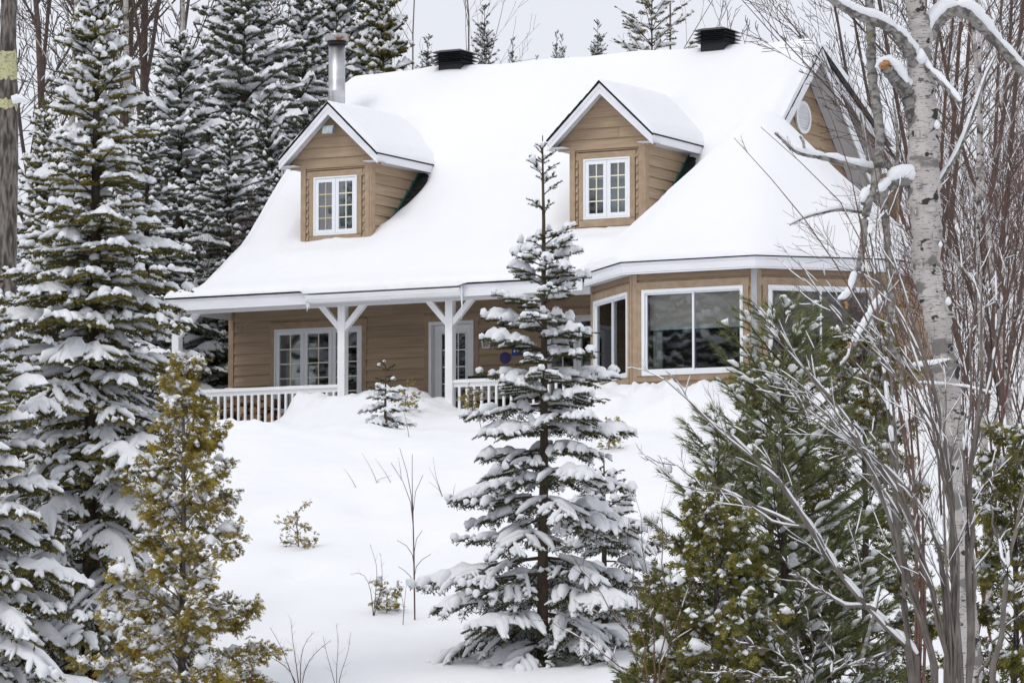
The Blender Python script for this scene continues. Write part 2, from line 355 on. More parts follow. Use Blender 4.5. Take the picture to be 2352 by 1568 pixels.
# door
d0, d1, e0, e1 = DR
door = ring(fF, MB(), d0, d1, e0, e1, .06, -.12, .06).obj('door', M['vinyl'], HOUSE)
s0, s1, t0, t1 = d0 + .065, d1 - .065, e0 + .065, e1 - .065
ring(fF, MB(), s0, s1, t0, t1, .15, -.10, -.055, .3).obj('door_leaf', M['white'], door)
ring(fF, MB(), s0 + .13, s1 - .13, t0 + .28, t1 - .13, .03, -.055, -.04).obj('glazing_bead', M['vinyl'], door)
glazing(door, fF, s0 + .15, s1 - .15, t0 + .3, t1 - .15, 3, 5, -.07, M['vinyl'], .022)
mb = MB(); fF.hexa(mb, s1 - .09, s1 - .05, -.055, -.005, .95, .99); fF.hexa(mb, s1 - .16, s1 - .05, -.005, .01, .955, .985); mb.obj('door_handle', M['steel'], door)
# other walls of the body (mostly out of sight)
fL = Fr((0, 11.6, 0), (0, -1)); wL = wall_slab(fL, 0, 9.674, -.35, 2.7, []); siding(wL, fL, 0, 9.6, -.12, 2.7, (), .206, seed=2)
fB = Fr((9.75, 11.6, 0), (-1, 0)); wall_slab(fB, 0, 9.75, -.35, 5.7, [])
fR = Fr((9.75, VP, 0), (0, 1)); wall_slab(fR, 2.1, 9.67, -.35, 3.0, [])
# rooms behind the glass
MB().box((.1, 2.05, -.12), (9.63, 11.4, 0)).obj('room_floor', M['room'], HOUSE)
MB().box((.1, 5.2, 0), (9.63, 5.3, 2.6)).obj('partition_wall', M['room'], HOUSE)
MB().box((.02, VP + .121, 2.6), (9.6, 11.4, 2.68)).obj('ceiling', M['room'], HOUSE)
# curtains
def curtain(fr, a0, a1, h0, h1, n, par, m='curtain'):
    k = 36; aa = np.linspace(a0, a1, k); nn = n + .03 * np.sin(np.arange(k) * 1.9); V = []
    for h in (h0, h1): V += [fr(a, b, h) for a, b in zip(aa, nn)]
    for h in (h0, h1): V += [fr(a, b - .01, h) for a, b in zip(aa, nn)]
    q = [(i, i + 1, k + i + 1, k + i) for i in range(k - 1)] + [(2 * k + i + 1, 2 * k + i, 3 * k + i, 3 * k + i + 1) for i in range(k - 1)]
    MB().add(V, q).obj('curtain', M[m], par, True)

# --- roof
SNV = [-.40, -.36, -.2, .0, .5, 1.0, 1.47, 2.0, 2.55, 3.0, 3.34, 3.8, 4.3, 6.45, 6.62, 6.76, 6.95, 10.7]
SNW = [2.66, 2.72, 2.79, 2.84, 2.99, 3.23, 3.5, 3.77, 4.07, 4.38, 4.66, 5.09, 5.57, 7.57, 7.71, 7.76, 7.72, 6.02]
_v = np.linspace(-1, 11, 600); _w = np.interp(_v, SNV, SNW); _ker = np.exp(-np.linspace(-2, 2, 21) ** 2); _ker /= _ker.sum()
_ws = np.convolve(np.pad(_w, 10, 'edge'), _ker, 'valid'); _ws = np.where(_v < -.1, _w, _ws)
def snow_main(v): return np.interp(v, _v, _ws)
DKV = [-.37, .2, .6, 1.47, 2.55, 3.34, 4.3, 6.72]; DKW = [2.60, 2.68, 2.76, 3.24, 3.81, 4.40, 5.31, 7.55]
def deck(v): return np.interp(v, DKV, DKW)
def extrude(prof, u0, u1, th, name, m, par):
    """roof slab: profile of (v,w) points, extruded along u"""
    n = len(prof); V = []
    for u in (u0, u1):
        V += [(u, a, b) for a, b in prof]; V += [(u, a, b - th) for a, b in prof]
    q = []
    for i in range(n - 1):
        q += [(i, 2 * n + i, 2 * n + i + 1, i + 1), (n + i + 1, 3 * n + i + 1, 3 * n + i, n + i), (i, i + 1, n + i + 1, n + i), (2 * n + i + 1, 2 * n + i, 3 * n + i, 3 * n + i + 1)]
    q += [(0, n, 3 * n, 2 * n), (n - 1, 3 * n - 1, 4 * n - 1, 2 * n - 1)]
    return MB().add(V, q).obj(name, m, par)
roof = extrude(list(zip(DKV, DKW)), .05, 10.235, .07, 'roof', M['shingle'], HOUSE)
extrude([(6.725, 7.546), (11.9, 7.546 - .93 * 5.175)], 9.3, 10.234, .07, 'rear_slope', M['shingle'], roof)
extrude([(6.74, 7.57), (10.7, 7.57 - .456 * 3.96)], -.3, 10.15, .07, 'rear_shed_roof', M['shingle'], roof)
# front fascia, gutter, beam and porch ceiling
V_E = -.35
def fasc(u0, u1, h0=2.385, h1=2.592): return MB().box((u0, V_E - .025, h0), (u1, V_E, h1)).obj('fascia_board', M['alu'], roof)
fasc(.03, 3.148); fasc(3.152, 6.386); fasc(6.39, 8.80)
MB().box((.03, V_E - .035, 2.56), (8.80, V_E - .0255, 2.598)).obj('drip_edge', M['alu'], roof)
mb = MB(); n = 40
for i, (a, b) in enumerate(zip(np.linspace(.03, 8.8, n + 1)[:-1], np.linspace(.03, 8.8, n + 1)[1:])):
    o = .006 * (i % 3); mb.box((a, V_E - .05 - o, 2.602), (b, V_E + .08, 2.622 + o))
mb.obj('shingle_edge', M['shingle'], roof)
# gutter: K-profile trough
prof = [(-.376, 2.40), (-.45, 2.40), (-.50, 2.47), (-.50, 2.50), (-.515, 2.505), (-.515, 2.53), (-.50, 2.53), (-.49, 2.515), (-.47, 2.44), (-.376, 2.43)]
V = []; n = len(prof)
for u in (3.15, 6.39): V += [(u, a, b) for a, b in prof]
mbg = MB().add(V, [(i, n + i, n + (i + 1) % n, (i + 1) % n) for i in range(n)])
for u in (3.15, 6.38): mbg.box((u, -.50, 2.41), (u + .01, -.376, 2.525))
mbg.obj('gutter', M['white'], roof)
MB().box((-.03, -.075, 2.35), (8.80, .075, 2.56)).obj('porch_beam', M['white'], HOUSE)
pc = MB().box((.06, V_E + .002, 2.565), (8.9, 1.9, 2.585)).obj('porch_ceiling', M['porch_soffit_dim'], HOUSE)
MB().box((.03, V_E, 2.385), (.06, 1.9, 2.60)).obj('fascia_board', M['alu'], roof)
for u, sides in ((.05, (1,)), (3.663, (-1, 1)), (5.921, (-1, 1))):
    p = MB().box((u - .074, -.07, -.6), (u + .074, .07, 2.349)).obj('porch_post', M['white'], HOUSE)
    for s in sides:
        a = u + s * .074; b = u + s * .50; pts = []
        lo = [(a, 1.90), (a, 2.03), (b, 2.349), (b + s * -.13, 2.349)] if False else None
        q0, q1, q2, q3 = (a, 1.90), (a, 2.045), (b - s * .145, 2.349), (b, 2.349)
        r4 = [q0, q3, q2, q1] if s > 0 else [q0, q1, q2, q3]
        V = [(x, -.045, z) for x, z in r4] + [(x, .045, z) for x, z in r4]
        MB().add(V, [(0, 1, 2, 3), (7, 6, 5, 4), (0, 4, 5, 1), (1, 5, 6, 2), (2, 6, 7, 3), (3, 7, 4, 0)]).obj('brace', M['white'], p)
MB().box((-.1, -.05, -.12), (9.2, VP, -.001)).obj('porch_floor', M['deck'], HOUSE)
# railings
bal = MB().box((-.02, -.02, 0), (.02, .02, .79)).mesh('baluster', M['white'])
def railing(fr, L):
    r_ = fr.hexa(MB(), 0, L, -.055, .055, .865, .905).obj('railing', M['white'], HOUSE)
    fr.hexa(MB(), 0, L, -.02, .02, .79, .864).obj('sub_rail', M['white'], r_)
    fr.hexa(MB(), 0, L, -.02, .02, .02, .08).obj('bottom_rail', M['white'], r_)
    k = 24; xs = np.linspace(.0, L, k); P = np.array([[fr(a, 0, .905) for a in xs]]); aa = .05 * np.ones((1, k)); aa[:, [0, -1]] = .01
    Vs, Q = sweep(P, aa, (.014 + .008 * rng.random((1, k))), 8, .006)
    MB().add(Vs, Q).obj('rail_snow', M['snow'], r_, True)
    n = int(round(L / .147)) - 1
    for i in range(n):
        o = link('baluster', bal, r_); p = fr((i + .75) * L / (n + .5), 0, .0); o.location = p; o.rotation_euler = (0, 0, math.atan2(fr.t[1], fr.t[0]))
railing(Fr((.13, 0, 0), (1, 0)), 3.455); railing(Fr((5.998, 0, 0), (1, 0)), 2.80); railing(Fr((.05, 1.86, 0), (0, -1)), 1.78)
MB().box((.0, 1.80, -.1), (.1, 1.9, 1.05)).obj('railing_post', M['white'], HOUSE)
MB().box((-.02, 1.78, 1.051), (.12, 1.91, 1.09)).obj('post_cap', M['white'], HOUSE)

# --- corner turret
Vt = [(TC[0] + TR * math.cos(math.radians(-112.5 + 45 * k)), TC[1] + TR * math.sin(math.radians(-112.5 + 45 * k))) for k in range(8)]
WT = TR * 2 * math.sin(math.radians(22.5))
for k in range(-1, 7):
    p0, p1 = Vt[k % 8], Vt[(k + 1) % 8]; t = ((p1[0] - p0[0]) / WT, (p1[1] - p0[1]) / WT); fr = Fr((p0[0], p0[1], 0), t)
    if k in (-1, 0, 1):
        o = (.174, 2.091, .721, 2.196) if k < 1 else (.20, 2.115, .721, 2.196)
        w_ = wall_slab(fr, 0, WT, -.5, 2.47, [o])
        siding(w_, fr, .075, WT - .075, -.085, 2.45, [(o[0] - .11, o[1] + .11, o[2] - .12, o[3] + .13)], .205, seed=10 + k)
        casing(w_, fr, o); bar(fr, o[0] - .1, o[1] + .1, .001, .042, o[2] - .1, o[2], 'casing_board', M['trim'], w_)
        bar(fr, -.005, .08, .001, .047, -.5, 2.465, 'corner_board', M['trim'], w_); bar(fr, WT - .08, WT + .005, .001, .047, -.5, 2.465, 'corner_board', M['trim'], w_)
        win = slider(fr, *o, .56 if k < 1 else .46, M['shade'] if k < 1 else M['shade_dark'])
        if k == -1: curtain(fr, .3, 1.25, .75, 2.15, -.26, win)
        if k == 0: curtain(fr, .26, .42, .75, 2.15, -.24, win)
    elif k in (2, 3, 6, 4, 5):
        if k in (4, 5): continue
        w_ = wall_slab(fr, 0, WT, -.5, 2.47, []); siding(w_, fr, 0, WT, -.085, 2.45, (), .205, seed=10 + k)
    # fascia, soffit, shingle edge
    q_ = TAP + .25; f = q_ / TAP
    a, b = [np.array((TC[0] + (p[0] - TC[0]) * f, TC[1] + (p[1] - TC[1]) * f)) for p in (p0, p1)]
    ff = Fr((a[0], a[1], 0), t); L = WT * f
    if k in (4, 5): continue
    ff.hexa(MB(), 0, L, -.03, 0, 2.455, 2.648).obj('fascia_board', M['alu'], roof)
    ff.hexa(MB(), -.003, L + .003, 0.0005, .012, 2.615, 2.655).obj('drip_edge', M['alu'], roof)
    ff.hexa(MB(), -.01, L + .01, -.1, .03, 2.657, 2.675).obj('shingle_edge', M['shingle'], roof)
    V = [(*p0, 2.475), (*p1, 2.475), (b[0], b[1], 2.475), (a[0], a[1], 2.475)]; V += [(x, y, 2.485) for x, y, _ in V]
    MB().add(V, [(3, 2, 1, 0), (4, 5, 6, 7), (0, 1, 5, 4), (2, 3, 7, 6)]).obj('soffit_panel', M['soffit'], roof)
V = [(x, y, 2.49) for x, y in [(TC[0] + (p[0] - TC[0]) * 1.085, TC[1] + (p[1] - TC[1]) * 1.085) for p in Vt]] + [(TC[0], TC[1], 5.3)]
V = [(TC[0] + (p[0] - TC[0]) * 1.088, TC[1] + (p[1] - TC[1]) * 1.088, 2.65) for p in Vt] + [(TC[0], TC[1], 5.35)]
MB().add(V, None, [(k, (k + 1) % 8, 8) for k in range(8)]).obj('turret_roof', M['shingle'], roof)
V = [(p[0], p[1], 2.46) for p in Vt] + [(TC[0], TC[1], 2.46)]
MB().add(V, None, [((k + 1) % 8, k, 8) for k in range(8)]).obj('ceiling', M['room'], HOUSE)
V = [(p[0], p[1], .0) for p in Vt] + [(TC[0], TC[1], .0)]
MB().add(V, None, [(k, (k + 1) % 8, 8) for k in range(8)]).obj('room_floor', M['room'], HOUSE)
MB().box((9.2, 3.75, 0), (14, 3.85, 2.46)).obj('partition_wall', M['room'], HOUSE)
c1 = Vt[1]
MB().box((c1[0] - .055, c1[1] - .075, -.5), (c1[0] + .05, c1[1] + .02, 2.474)).obj('downspout', M['galv'], HOUSE)

# --- gable end
gm = .93
fG = Fr((9.75, 6.72, 0), (0, 1))
V = [fG(a, n, h) for n in (-.1, 0) for a, h in ((-4.6, 3.15), (4.6, 3.15), (0, 7.44))]
wg = MB().add(V, [(0, 1, 4, 3), (1, 2, 5, 4), (2, 0, 3, 5)], [(0, 2, 1), (3, 4, 5)]).obj('wall', M['trim'], HOUSE)
siding(wg, fG, -4.6, 4.6, 3.4, 7.40, (), .235, lambda h: -(7.42 - h) / gm, lambda h: (7.42 - h) / gm, seed=31)
fr = fG
def rake(fr, sgn, top, m, a1, n0, n1, th, name, mt, a0=0.0):
    V = []
    for n in (n0, n1): V += [fr(sgn * a0, n, top - m * a0), fr(sgn * a1, n, top - m * a1), fr(sgn * a1, n, top - m * a1 - th), fr(sgn * a0, n, top - m * a0 - th)]
    q = [(0, 1, 2, 3), (7, 6, 5, 4), (0, 4, 5, 1), (1, 5, 6, 2), (2, 6, 7, 3), (3, 7, 4, 0)]
    return MB().add(V, q).obj(name, mt, roof)
rake(fG, -1, 7.545, gm, 4.0, .487, .515, .24, 'rake_board', M['alu']); rake(fG, 1, 7.545, gm, 5.0, .487, .515, .24, 'rake_board', M['alu'])
rake(fG, -1, 7.555, gm, 4.0, .5155, .526, .07, 'drip_edge', M['alu']); rake(fG, 1, 7.555, gm, 5.0, .5155, .526, .07, 'drip_edge', M['alu'])
for sgn, L in ((-1, 4.0), (1, 5.0)):                                   # ragged shingle edge along the rake
    mb = MB(); r = random.Random(5)
    for i in range(int(L / .13)):
        a, b = i * .13, i * .13 + .13; j = r.uniform(0, .03)
        V = []
        for n in (.3, .529 + j * .4): V += [fG(sgn * a, n, 7.558 - gm * a + .016), fG(sgn * b, n, 7.558 - gm * b + .006), fG(sgn * b, n, 7.558 - gm * b), fG(sgn * a, n, 7.558 - gm * a)]
        mb.add(V, [(0, 1, 2, 3), (7, 6, 5, 4), (0, 4, 5, 1), (1, 5, 6, 2), (2, 6, 7, 3), (3, 7, 4, 0)])
    mb.obj('shingle_edge', M['shingle'], roof)
for i in range(16):                                                       # soffit under the rear half of the gable overhang
    a, b = i * .3 + .003, i * .3 + .297
    V = [fG(x, n, 7.40 - gm * x + z) for z in (0, .01) for x, n in ((a, .04), (b, .04), (b, .484), (a, .484))]
    MB().add(V, [(0, 1, 2, 3), (7, 6, 5, 4), (0, 4, 5, 1), (2, 6, 7, 3)]).obj('soffit_panel', M['soffit'], roof)
# rear shed dormer end: wall, rake, soffit
fS = Fr((9.62, 6.72, 0), (0, 1))
V = [fS(a, n, h) for n in (-.1, 0) for a, h in ((.1, 7.3), (3.8, 3.9), (3.8, 5.72), (.1, 7.45))]
ws = MB().add(V, [(0, 1, 2, 3), (7, 6, 5, 4), (0, 4, 5, 1), (1, 5, 6, 2), (2, 6, 7, 3), (3, 7, 4, 0)]).obj('wall', M['trim'], HOUSE)
siding(ws, fS, .2, 3.8, 4.0, 7.3, (), .235, lambda h: max(.2, (7.35 - h) / .93), lambda h: min(3.8, (7.42 - h) / .456), seed=33)
rake(fS, 1, 7.57, .456, 3.95, .515, .54, .2, 'rake_board', M['alu'], .25); rake(fS, 1, 7.575, .456, 3.95, .541, .56, .03, 'shingle_edge', M['shingle'], .2)
for i in range(13):
    a, b = i * .3 + .003, i * .3 + .297
    V = [fS(x, n, 7.46 - .456 * x + z) for z in (0, .01) for x, n in ((a, .04), (b, .04), (b, .51), (a, .51))]
    MB().add(V, [(0, 1, 2, 3), (7, 6, 5, 4), (0, 4, 5, 1), (2, 6, 7, 3)]).obj('soffit_panel', M['soffit'], roof)
# louvred oval vent
gv = MB(); k = 40; th = np.arange(k) * 2 * math.pi / k; ca, ch, ra, rh = .13, 6.258, .34, .315
for (s_, n_) in ((1, .04), (1, .075), (.80, .075), (.80, .04)): gv.add([fG(ca + ra * s_ * math.cos(t), n_, ch + rh * s_ * math.sin(t)) for t in th])
gv.f4.append(np.array([(j * k + i, j * k + (i + 1) % k, (j + 1) * k + (i + 1) % k, (j + 1) * k + i) for j in range(3) for i in range(k)]))
gv = gv.obj('gable_vent', M['white'], HOUSE)
MB().add([fG(ca + ra * .82 * math.cos(t), .045, ch + rh * .82 * math.sin(t)) for t in th] + [fG(ca, .045, ch)], None, [(i, (i + 1) % k, k) for i in range(k)]).obj('backing', M['alu'], gv)
for i in range(9):
    y = -.8 + (i + .5) * 1.6 / 9; hw = .80 * math.sqrt(max(0, 1 - (y / .8) ** 2)) * ra
    if hw > .04:
        h = ch + y * rh; V = [fG(ca + s_ * hw, n, h + dz) for n, dz in ((.048, .012), (.072, -.014)) for s_ in (-1, 1)]; V += [p + np.array((0, 0, -.006)) for p in V]
        MB().add(V, [(0, 1, 3, 2), (4, 6, 7, 5), (2, 3, 7, 6)]).obj('slat', M['white'], gv)

# --- dormers
VD, VF = 2.5, 2.2
DM, DT = .95, 6.50
def dormer(uc, seed, mun, win_mats):
    fr = Fr((uc - .755, VD, 0), (1, 0)); o = (.275, 1.235, 3.99, 5.11)
    d = wall_slab(fr, 0, 1.51, 3.4, 5.66, [o], 'dormer')
    V = [fr(a, n, h) for n in (-.12, -.001) for a, h in ((0, 5.66), (1.51, 5.66), (.755, 6.37))]
    MB().add(V, [(0, 1, 4, 3), (1, 2, 5, 4), (2, 0, 3, 5)], [(0, 2, 1), (3, 4, 5)]).obj('gable_panel', M['trim'], d)
    top = lambda h: (6.40 - h) / DM
    siding(d, fr, .11, 1.40, 3.6, 5.28, [(o[0] - .12, o[1] + .12, o[2] - .13, o[3] + .1)], .15, seed=seed)
    siding(d, fr, -.25, 1.76, 5.28, 6.36, [], .2, lambda h: .755 - top(h), lambda h: .755 + top(h), seed=seed + 1)
    casing(d, fr, (o[0], o[1], o[2], o[3] - .02)); bar(fr, o[0] - .1, o[1] + .1, .001, .042, o[2] - .14, o[2], 'casing_board', M['trim'], d)
    for a in (-.012, 1.412): bar(fr, a, a + .11, .001 if a > 0 else -.05, .047, 3.5, 5.29, 'corner_board', M['trim'], d)
    casement(fr, *o, 2, 2, 4, mun, .07)
    fr2 = Fr((uc + .755, VD, 0), (0, 1))
    V = [fr2(a, n, h) for n in (-.1, 0) for a, h in ((0, 3.4), (2.0, 5.3), (2.0, 5.5), (0, 5.5))]
    sw = MB().add(V, [(0, 1, 2, 3), (7, 6, 5, 4), (0, 4, 5, 1), (1, 5, 6, 2), (2, 6, 7, 3), (3, 7, 4, 0)]).obj('side_wall', M['trim'], d)
    inv = lambda h: float(np.interp(h - .03, DKW, DKV)) - VD
    siding(d, fr2, .10, 2.3, 3.75, 5.36, [], .2, None, lambda h: max(.1, inv(h)), seed=seed + 2)
    bar(fr2, -.047, .10, .001, .047, 3.5, 5.34, 'corner_board', M['trim'], d)
    fr3 = Fr((uc - .755, VD + 2.0, 0), (0, -1))
    V = [fr3(a, n, h) for n in (-.1, 0) for a, h in ((2.0, 3.4), (0, 5.3), (0, 5.5), (2.0, 5.5))]
    MB().add(V, [(0, 1, 2, 3), (7, 6, 5, 4), (0, 4, 5, 1), (1, 5, 6, 2), (2, 6, 7, 3), (3, 7, 4, 0)]).obj('side_wall', M['trim'], d)
    # flashing and bare shingle courses beside the wall
    P = np.array([[(uc + .80, v, float(deck(v)) + .03) for v in np.linspace(2.6, 4.35, 14)]]); Vs, Q = sweep(P, .022 * np.ones((1, 14)), .014 * np.ones((1, 14)), 4); MB().add(Vs, Q).obj('flashing', M['flash'], d)
    for i in range(15):
        v0 = 2.35 + i * .14; MB().hexa([(uc + .75, v0, deck(v0) + .0), (uc + 2.0, v0, deck(v0)), (uc + 2.0, v0 + .16, deck(v0 + .16)), (uc + .75, v0 + .16, deck(v0 + .16)),
            (uc + .75, v0, deck(v0) + .028), (uc + 2.0, v0, deck(v0) + .028), (uc + 2.0, v0 + .16, deck(v0 + .16) + .006), (uc + .75, v0 + .16, deck(v0 + .16) + .006)]).obj('shingle_course', M['shingle'], d)
    # roof slabs
    for s in (-1, 1):
        V = [(uc + s * x, v, DT - DM * x - z) for z in (0, .05) for x, v in ((0, VF), (1.08, VF), (1.08, 5.3), (0, 5.3))]
        MB().add(V, [(0, 1, 2, 3), (7, 6, 5, 4), (0, 4, 5, 1), (1, 5, 6, 2), (2, 6, 7, 3), (3, 7, 4, 0)]).obj('dormer_roof', M['shingle'], d)
        V = [(uc + s * x, v, DT - .052 - DM * x - z) for v, in ((VF - .02,), (VF + .005,)) for x, z in ((0, 0), (1.085, 0), (1.085, .15), (0, .18))]
        MB().add(V, [(0, 1, 2, 3), (7, 6, 5, 4), (0, 4, 5, 1), (1, 5, 6, 2), (2, 6, 7, 3), (3, 7, 4, 0)]).obj('rake_board', M['alu'], d)
        V = [(uc + s * x, v, DT - .04 - DM * x - z) for v, in ((VF - .034,), (VF - .021,)) for x, z in ((0, 0), (1.09, 0), (1.09, .07), (0, .075))]
        MB().add(V, [(0, 1, 2, 3), (7, 6, 5, 4), (0, 4, 5, 1), (1, 5, 6, 2), (2, 6, 7, 3), (3, 7, 4, 0)]).obj('drip_edge', M['alu'], d)
        mb = MB(); r = random.Random(seed + s)
        for i in range(9):
            a, b = i * .122, i * .122 + .122; j = r.uniform(0, .02); V = [(uc + s * x, v, DT - DM * x + z) for v in (VF - .05 - j, VF + .2) for x, z in ((a, .014), (b, .004), (b, -.010), (a, -.010))]
            mb.add(V, [(0, 1, 2, 3), (7, 6, 5, 4), (0, 4, 5, 1), (1, 5, 6, 2), (2, 6, 7, 3), (3, 7, 4, 0)])
        mb.obj('shingle_edge', M['shingle'], d)
        for i in range(5):                                                 # rake soffit
            a, b = .05 + i * .215, .05 + i * .215 + .21
            V = [(uc + s * x, v, DT - .15 - DM * x + z) for z in (0, .01) for x, v in ((a, VF + .006), (b, VF + .006), (b, VD - .05), (a, VD - .05))]
            MB().add(V, [(0, 1, 2, 3), (7, 6, 5, 4), (0, 4, 5, 1), (2, 6, 7, 3)]).obj('soffit_panel', M['soffit'], d)
        e0_, e1_ = sorted((uc + s * 1.055, uc + s * 1.082)); MB().box((e0_, VF + .006, 5.31), (e1_, 4.55, 5.45)).obj('fascia_board', M['alu'], d)
        e0_, e1_ = sorted((uc + s * 1.083, uc + s * 1.10)); MB().box((e0_, VF - .03, 5.452), (e1_, 4.55, 5.475)).obj('shingle_edge', M['shingle'], d)
        for i in range(7):
            a = VF + .01 + i * .3; e0_, e1_ = sorted((uc + s * .757, uc + s * 1.054)); MB().box((e0_, a, 5.325), (e1_, a + .294, 5.335)).obj('soffit_panel', M['soffit'], d)
    MB().box((uc - .65, VD + .45, 3.6), (uc + .65, VD + .5, 5.4)).obj('partition_wall', M['loft'], d)
    MB().box((uc - .65, VD + .13, 3.7), (uc + .65, VD + .44, 3.8)).obj('room_floor', M['room'], d)
    return d
UD = (2.01, 7.83)
dl = dormer(UD[0], 50, [M['gold'], M['cream']], None); dr = dormer(UD[1], 70, M['cream'], None)
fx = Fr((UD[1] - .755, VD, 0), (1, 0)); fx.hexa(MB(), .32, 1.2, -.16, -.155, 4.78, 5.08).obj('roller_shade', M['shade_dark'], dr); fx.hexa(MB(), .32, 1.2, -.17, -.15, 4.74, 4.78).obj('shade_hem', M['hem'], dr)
# floodlight on the left dormer
fl = MB(); V = []
cx, cz, vv = 1.955, 5.985, 2.25
V = [(cx - .12, vv, cz - .075), (cx + .12, vv - .02, cz - .085), (cx + .13, vv + .02, cz + .075), (cx - .13, vv + .04, cz + .085), (cx - .07, vv + .13, cz - .05), (cx + .07, vv + .13, cz - .05), (cx + .07, vv + .13, cz + .05), (cx - .07, vv + .13, cz + .05)]
fl.add(V, [(0, 1, 2, 3), (7, 6, 5, 4), (0, 4, 5, 1), (1, 5, 6, 2), (2, 6, 7, 3), (3, 7, 4, 0)]).box((cx - .02, vv + .12, cz - .03), (cx + .02, VD - .03, cz + .02)).box((cx - .06, VD - .05, cz - .06), (cx + .06, VD - .03, cz + .06))
fl = fl.obj('floodlight', M['galv'], HOUSE)
MB().hexa([(cx - .105, vv - .004, cz - .06), (cx + .105, vv - .024, cz - .07), (cx + .105, vv - .01, cz - .07), (cx - .105, vv + .01, cz - .06), (cx - .115, vv + .026, cz + .07), (cx + .115, vv + .008, cz + .06), (cx + .115, vv + .018, cz + .06), (cx - .115, vv + .038, cz + .07)]).obj('lens', M['lens'], fl)

# --- chimney pipe, roof vents
def lathe(pts, c, k=28):
    th = np.arange(k) * 2 * math.pi / k; V = np.concatenate([[(c[0] + r * math.cos(t), c[1] + r * math.sin(t), c[2] + z) for t in th] for r, z in pts])
    q = [(j * k + i, j * k + (i + 1) % k, (j + 1) * k + (i + 1) % k, (j + 1) * k + i) for j in range(len(pts) - 1) for i in range(k)]
    return V, q
cc = (.515, 5.0, 0)
ch_ = MB().add(*lathe([(.165, 5.8), (.165, 7.14), (.171, 7.15), (.171, 7.17), (.165, 7.18), (.165, 8.08), (.0, 8.08)], cc)).obj('chimney', M['steel'], HOUSE, True)
for p in ch_.data.polygons: p.use_smooth = True
MB().add(*lathe([(.0, 8.085), (.205, 8.09), (.205, 8.11), (.19, 8.14), (.19, 8.15), (0, 8.15)], cc)).obj('storm_collar', M['black'], ch_)
MB().add(*lathe([(.17, 8.155), (.235, 8.16), (.245, 8.19), (.24, 8.27), (.22, 8.30), (.10, 8.315), (0, 8.32)], cc)).obj('chimney_cap', M['rust'], ch_)
for uv in (2.234, 8.05):
    v0 = MB().box((uv - .25, 6.5, 7.4), (uv + .25, 7.0, 8.04)).obj('roof_vent', M['black'], HOUSE)
    for i in range(4):
        h = 7.80 + i * .073; a, b = .36, .27
        V = [(uv - a, 6.74 - a, h), (uv + a, 6.74 - a, h), (uv + a, 6.74 + a, h), (uv - a, 6.74 + a, h), (uv - b, 6.74 - b, h + .045), (uv + b, 6.74 - b, h + .045), (uv + b, 6.74 + b, h + .045), (uv - b, 6.74 + b, h + .045)]
        MB().hexa(V).obj('slat', M['black'], v0)
    MB().box((uv - .24, 6.50, 8.041), (uv + .24, 6.98, 8.075)).obj('vent_cap', M['black'], v0)

# --- wall lantern, plaques
ln = MB(); cx, cy, cz = 5.70, 1.80, 1.72
def frus(mb, z0, z1, a, b): mb.hexa([(cx - a, cy - a, z0), (cx + a, cy - a, z0), (cx + a, cy + a, z0), (cx - a, cy + a, z0), (cx - b, cy - b, z1), (cx + b, cy - b, z1), (cx + b, cy + b, z1), (cx - b, cy + b, z1)])
frus(ln, 1.86, 1.95, .10, .045); frus(ln, 1.95, 1.98, .02, .02); ln.box((cx - .02, cy, 1.9), (cx + .02, VP - .03, 1.94)); ln.box((cx - .05, VP - .05, 1.8), (cx + .05, VP - .035, 2.0))
ln = ln.obj('wall_lantern', M['bronze'], HOUSE)
mb = MB(); frus(mb, 1.655, 1.855, .065, .085); mb.obj('lantern_glass', M['lanternglass'], ln)
for sx in (-1, 1):
    for sy in (-1, 1):
        V = [(cx + sx * (.07 + dx), cy + sy * (.07 + dy), 1.645) for dx, dy in ((-.008, -.008), (.008, -.008), (.008, .008), (-.008, .008))] + [(cx + sx * (.09 + dx), cy + sy * (.09 + dy), 1.86) for dx, dy in ((-.008, -.008), (.008, -.008), (.008, .008), (-.008, .008))]
        MB().hexa(V).obj('lantern_bar', M['white'], ln)
mb = MB(); frus(mb, 1.632, 1.652, .075, .078); mb.obj('lantern_base', M['white'], ln)
sg = MB().box((6.16, VP - .05, 1.487), (6.44, VP - .036, 1.715)).obj('plaque', M['blue'], None); sg.location = HO; sg.rotation_euler = (0, 0, -ALPHA)
tag(sg, "small blue plaque with pale marks on the brown wall behind the tall spruce", "plaque")
for a, b in ((6.355, 6.37), (6.385, 6.40)): MB().box((a, VP - .053, 1.52), (b, VP - .0505, 1.57)).obj('plaque_mark', M['hem'], sg)
ds = MB(); k = 24; th = np.arange(k) * 2 * math.pi / k
for r_, y in ((.11, VP - .036), (.11, VP - .05), (.085, VP - .055), (0.0, VP - .05)): ds.add([(6.02 + r_ * math.cos(t), y, 1.45 + r_ * math.sin(t)) for t in th])
ds.f4.append(np.array([(j * k + i, j * k + (i + 1) % k, (j + 1) * k + (i + 1) % k, (j + 1) * k + i) for j in range(3) for i in range(k)]))
ds = ds.obj('wall_disc', M['purple'], None); ds.location = HO; ds.rotation_euler = (0, 0, -ALPHA); tag(ds, "round dark purple disc hung on the porch wall beside the blue plaque", "disc")
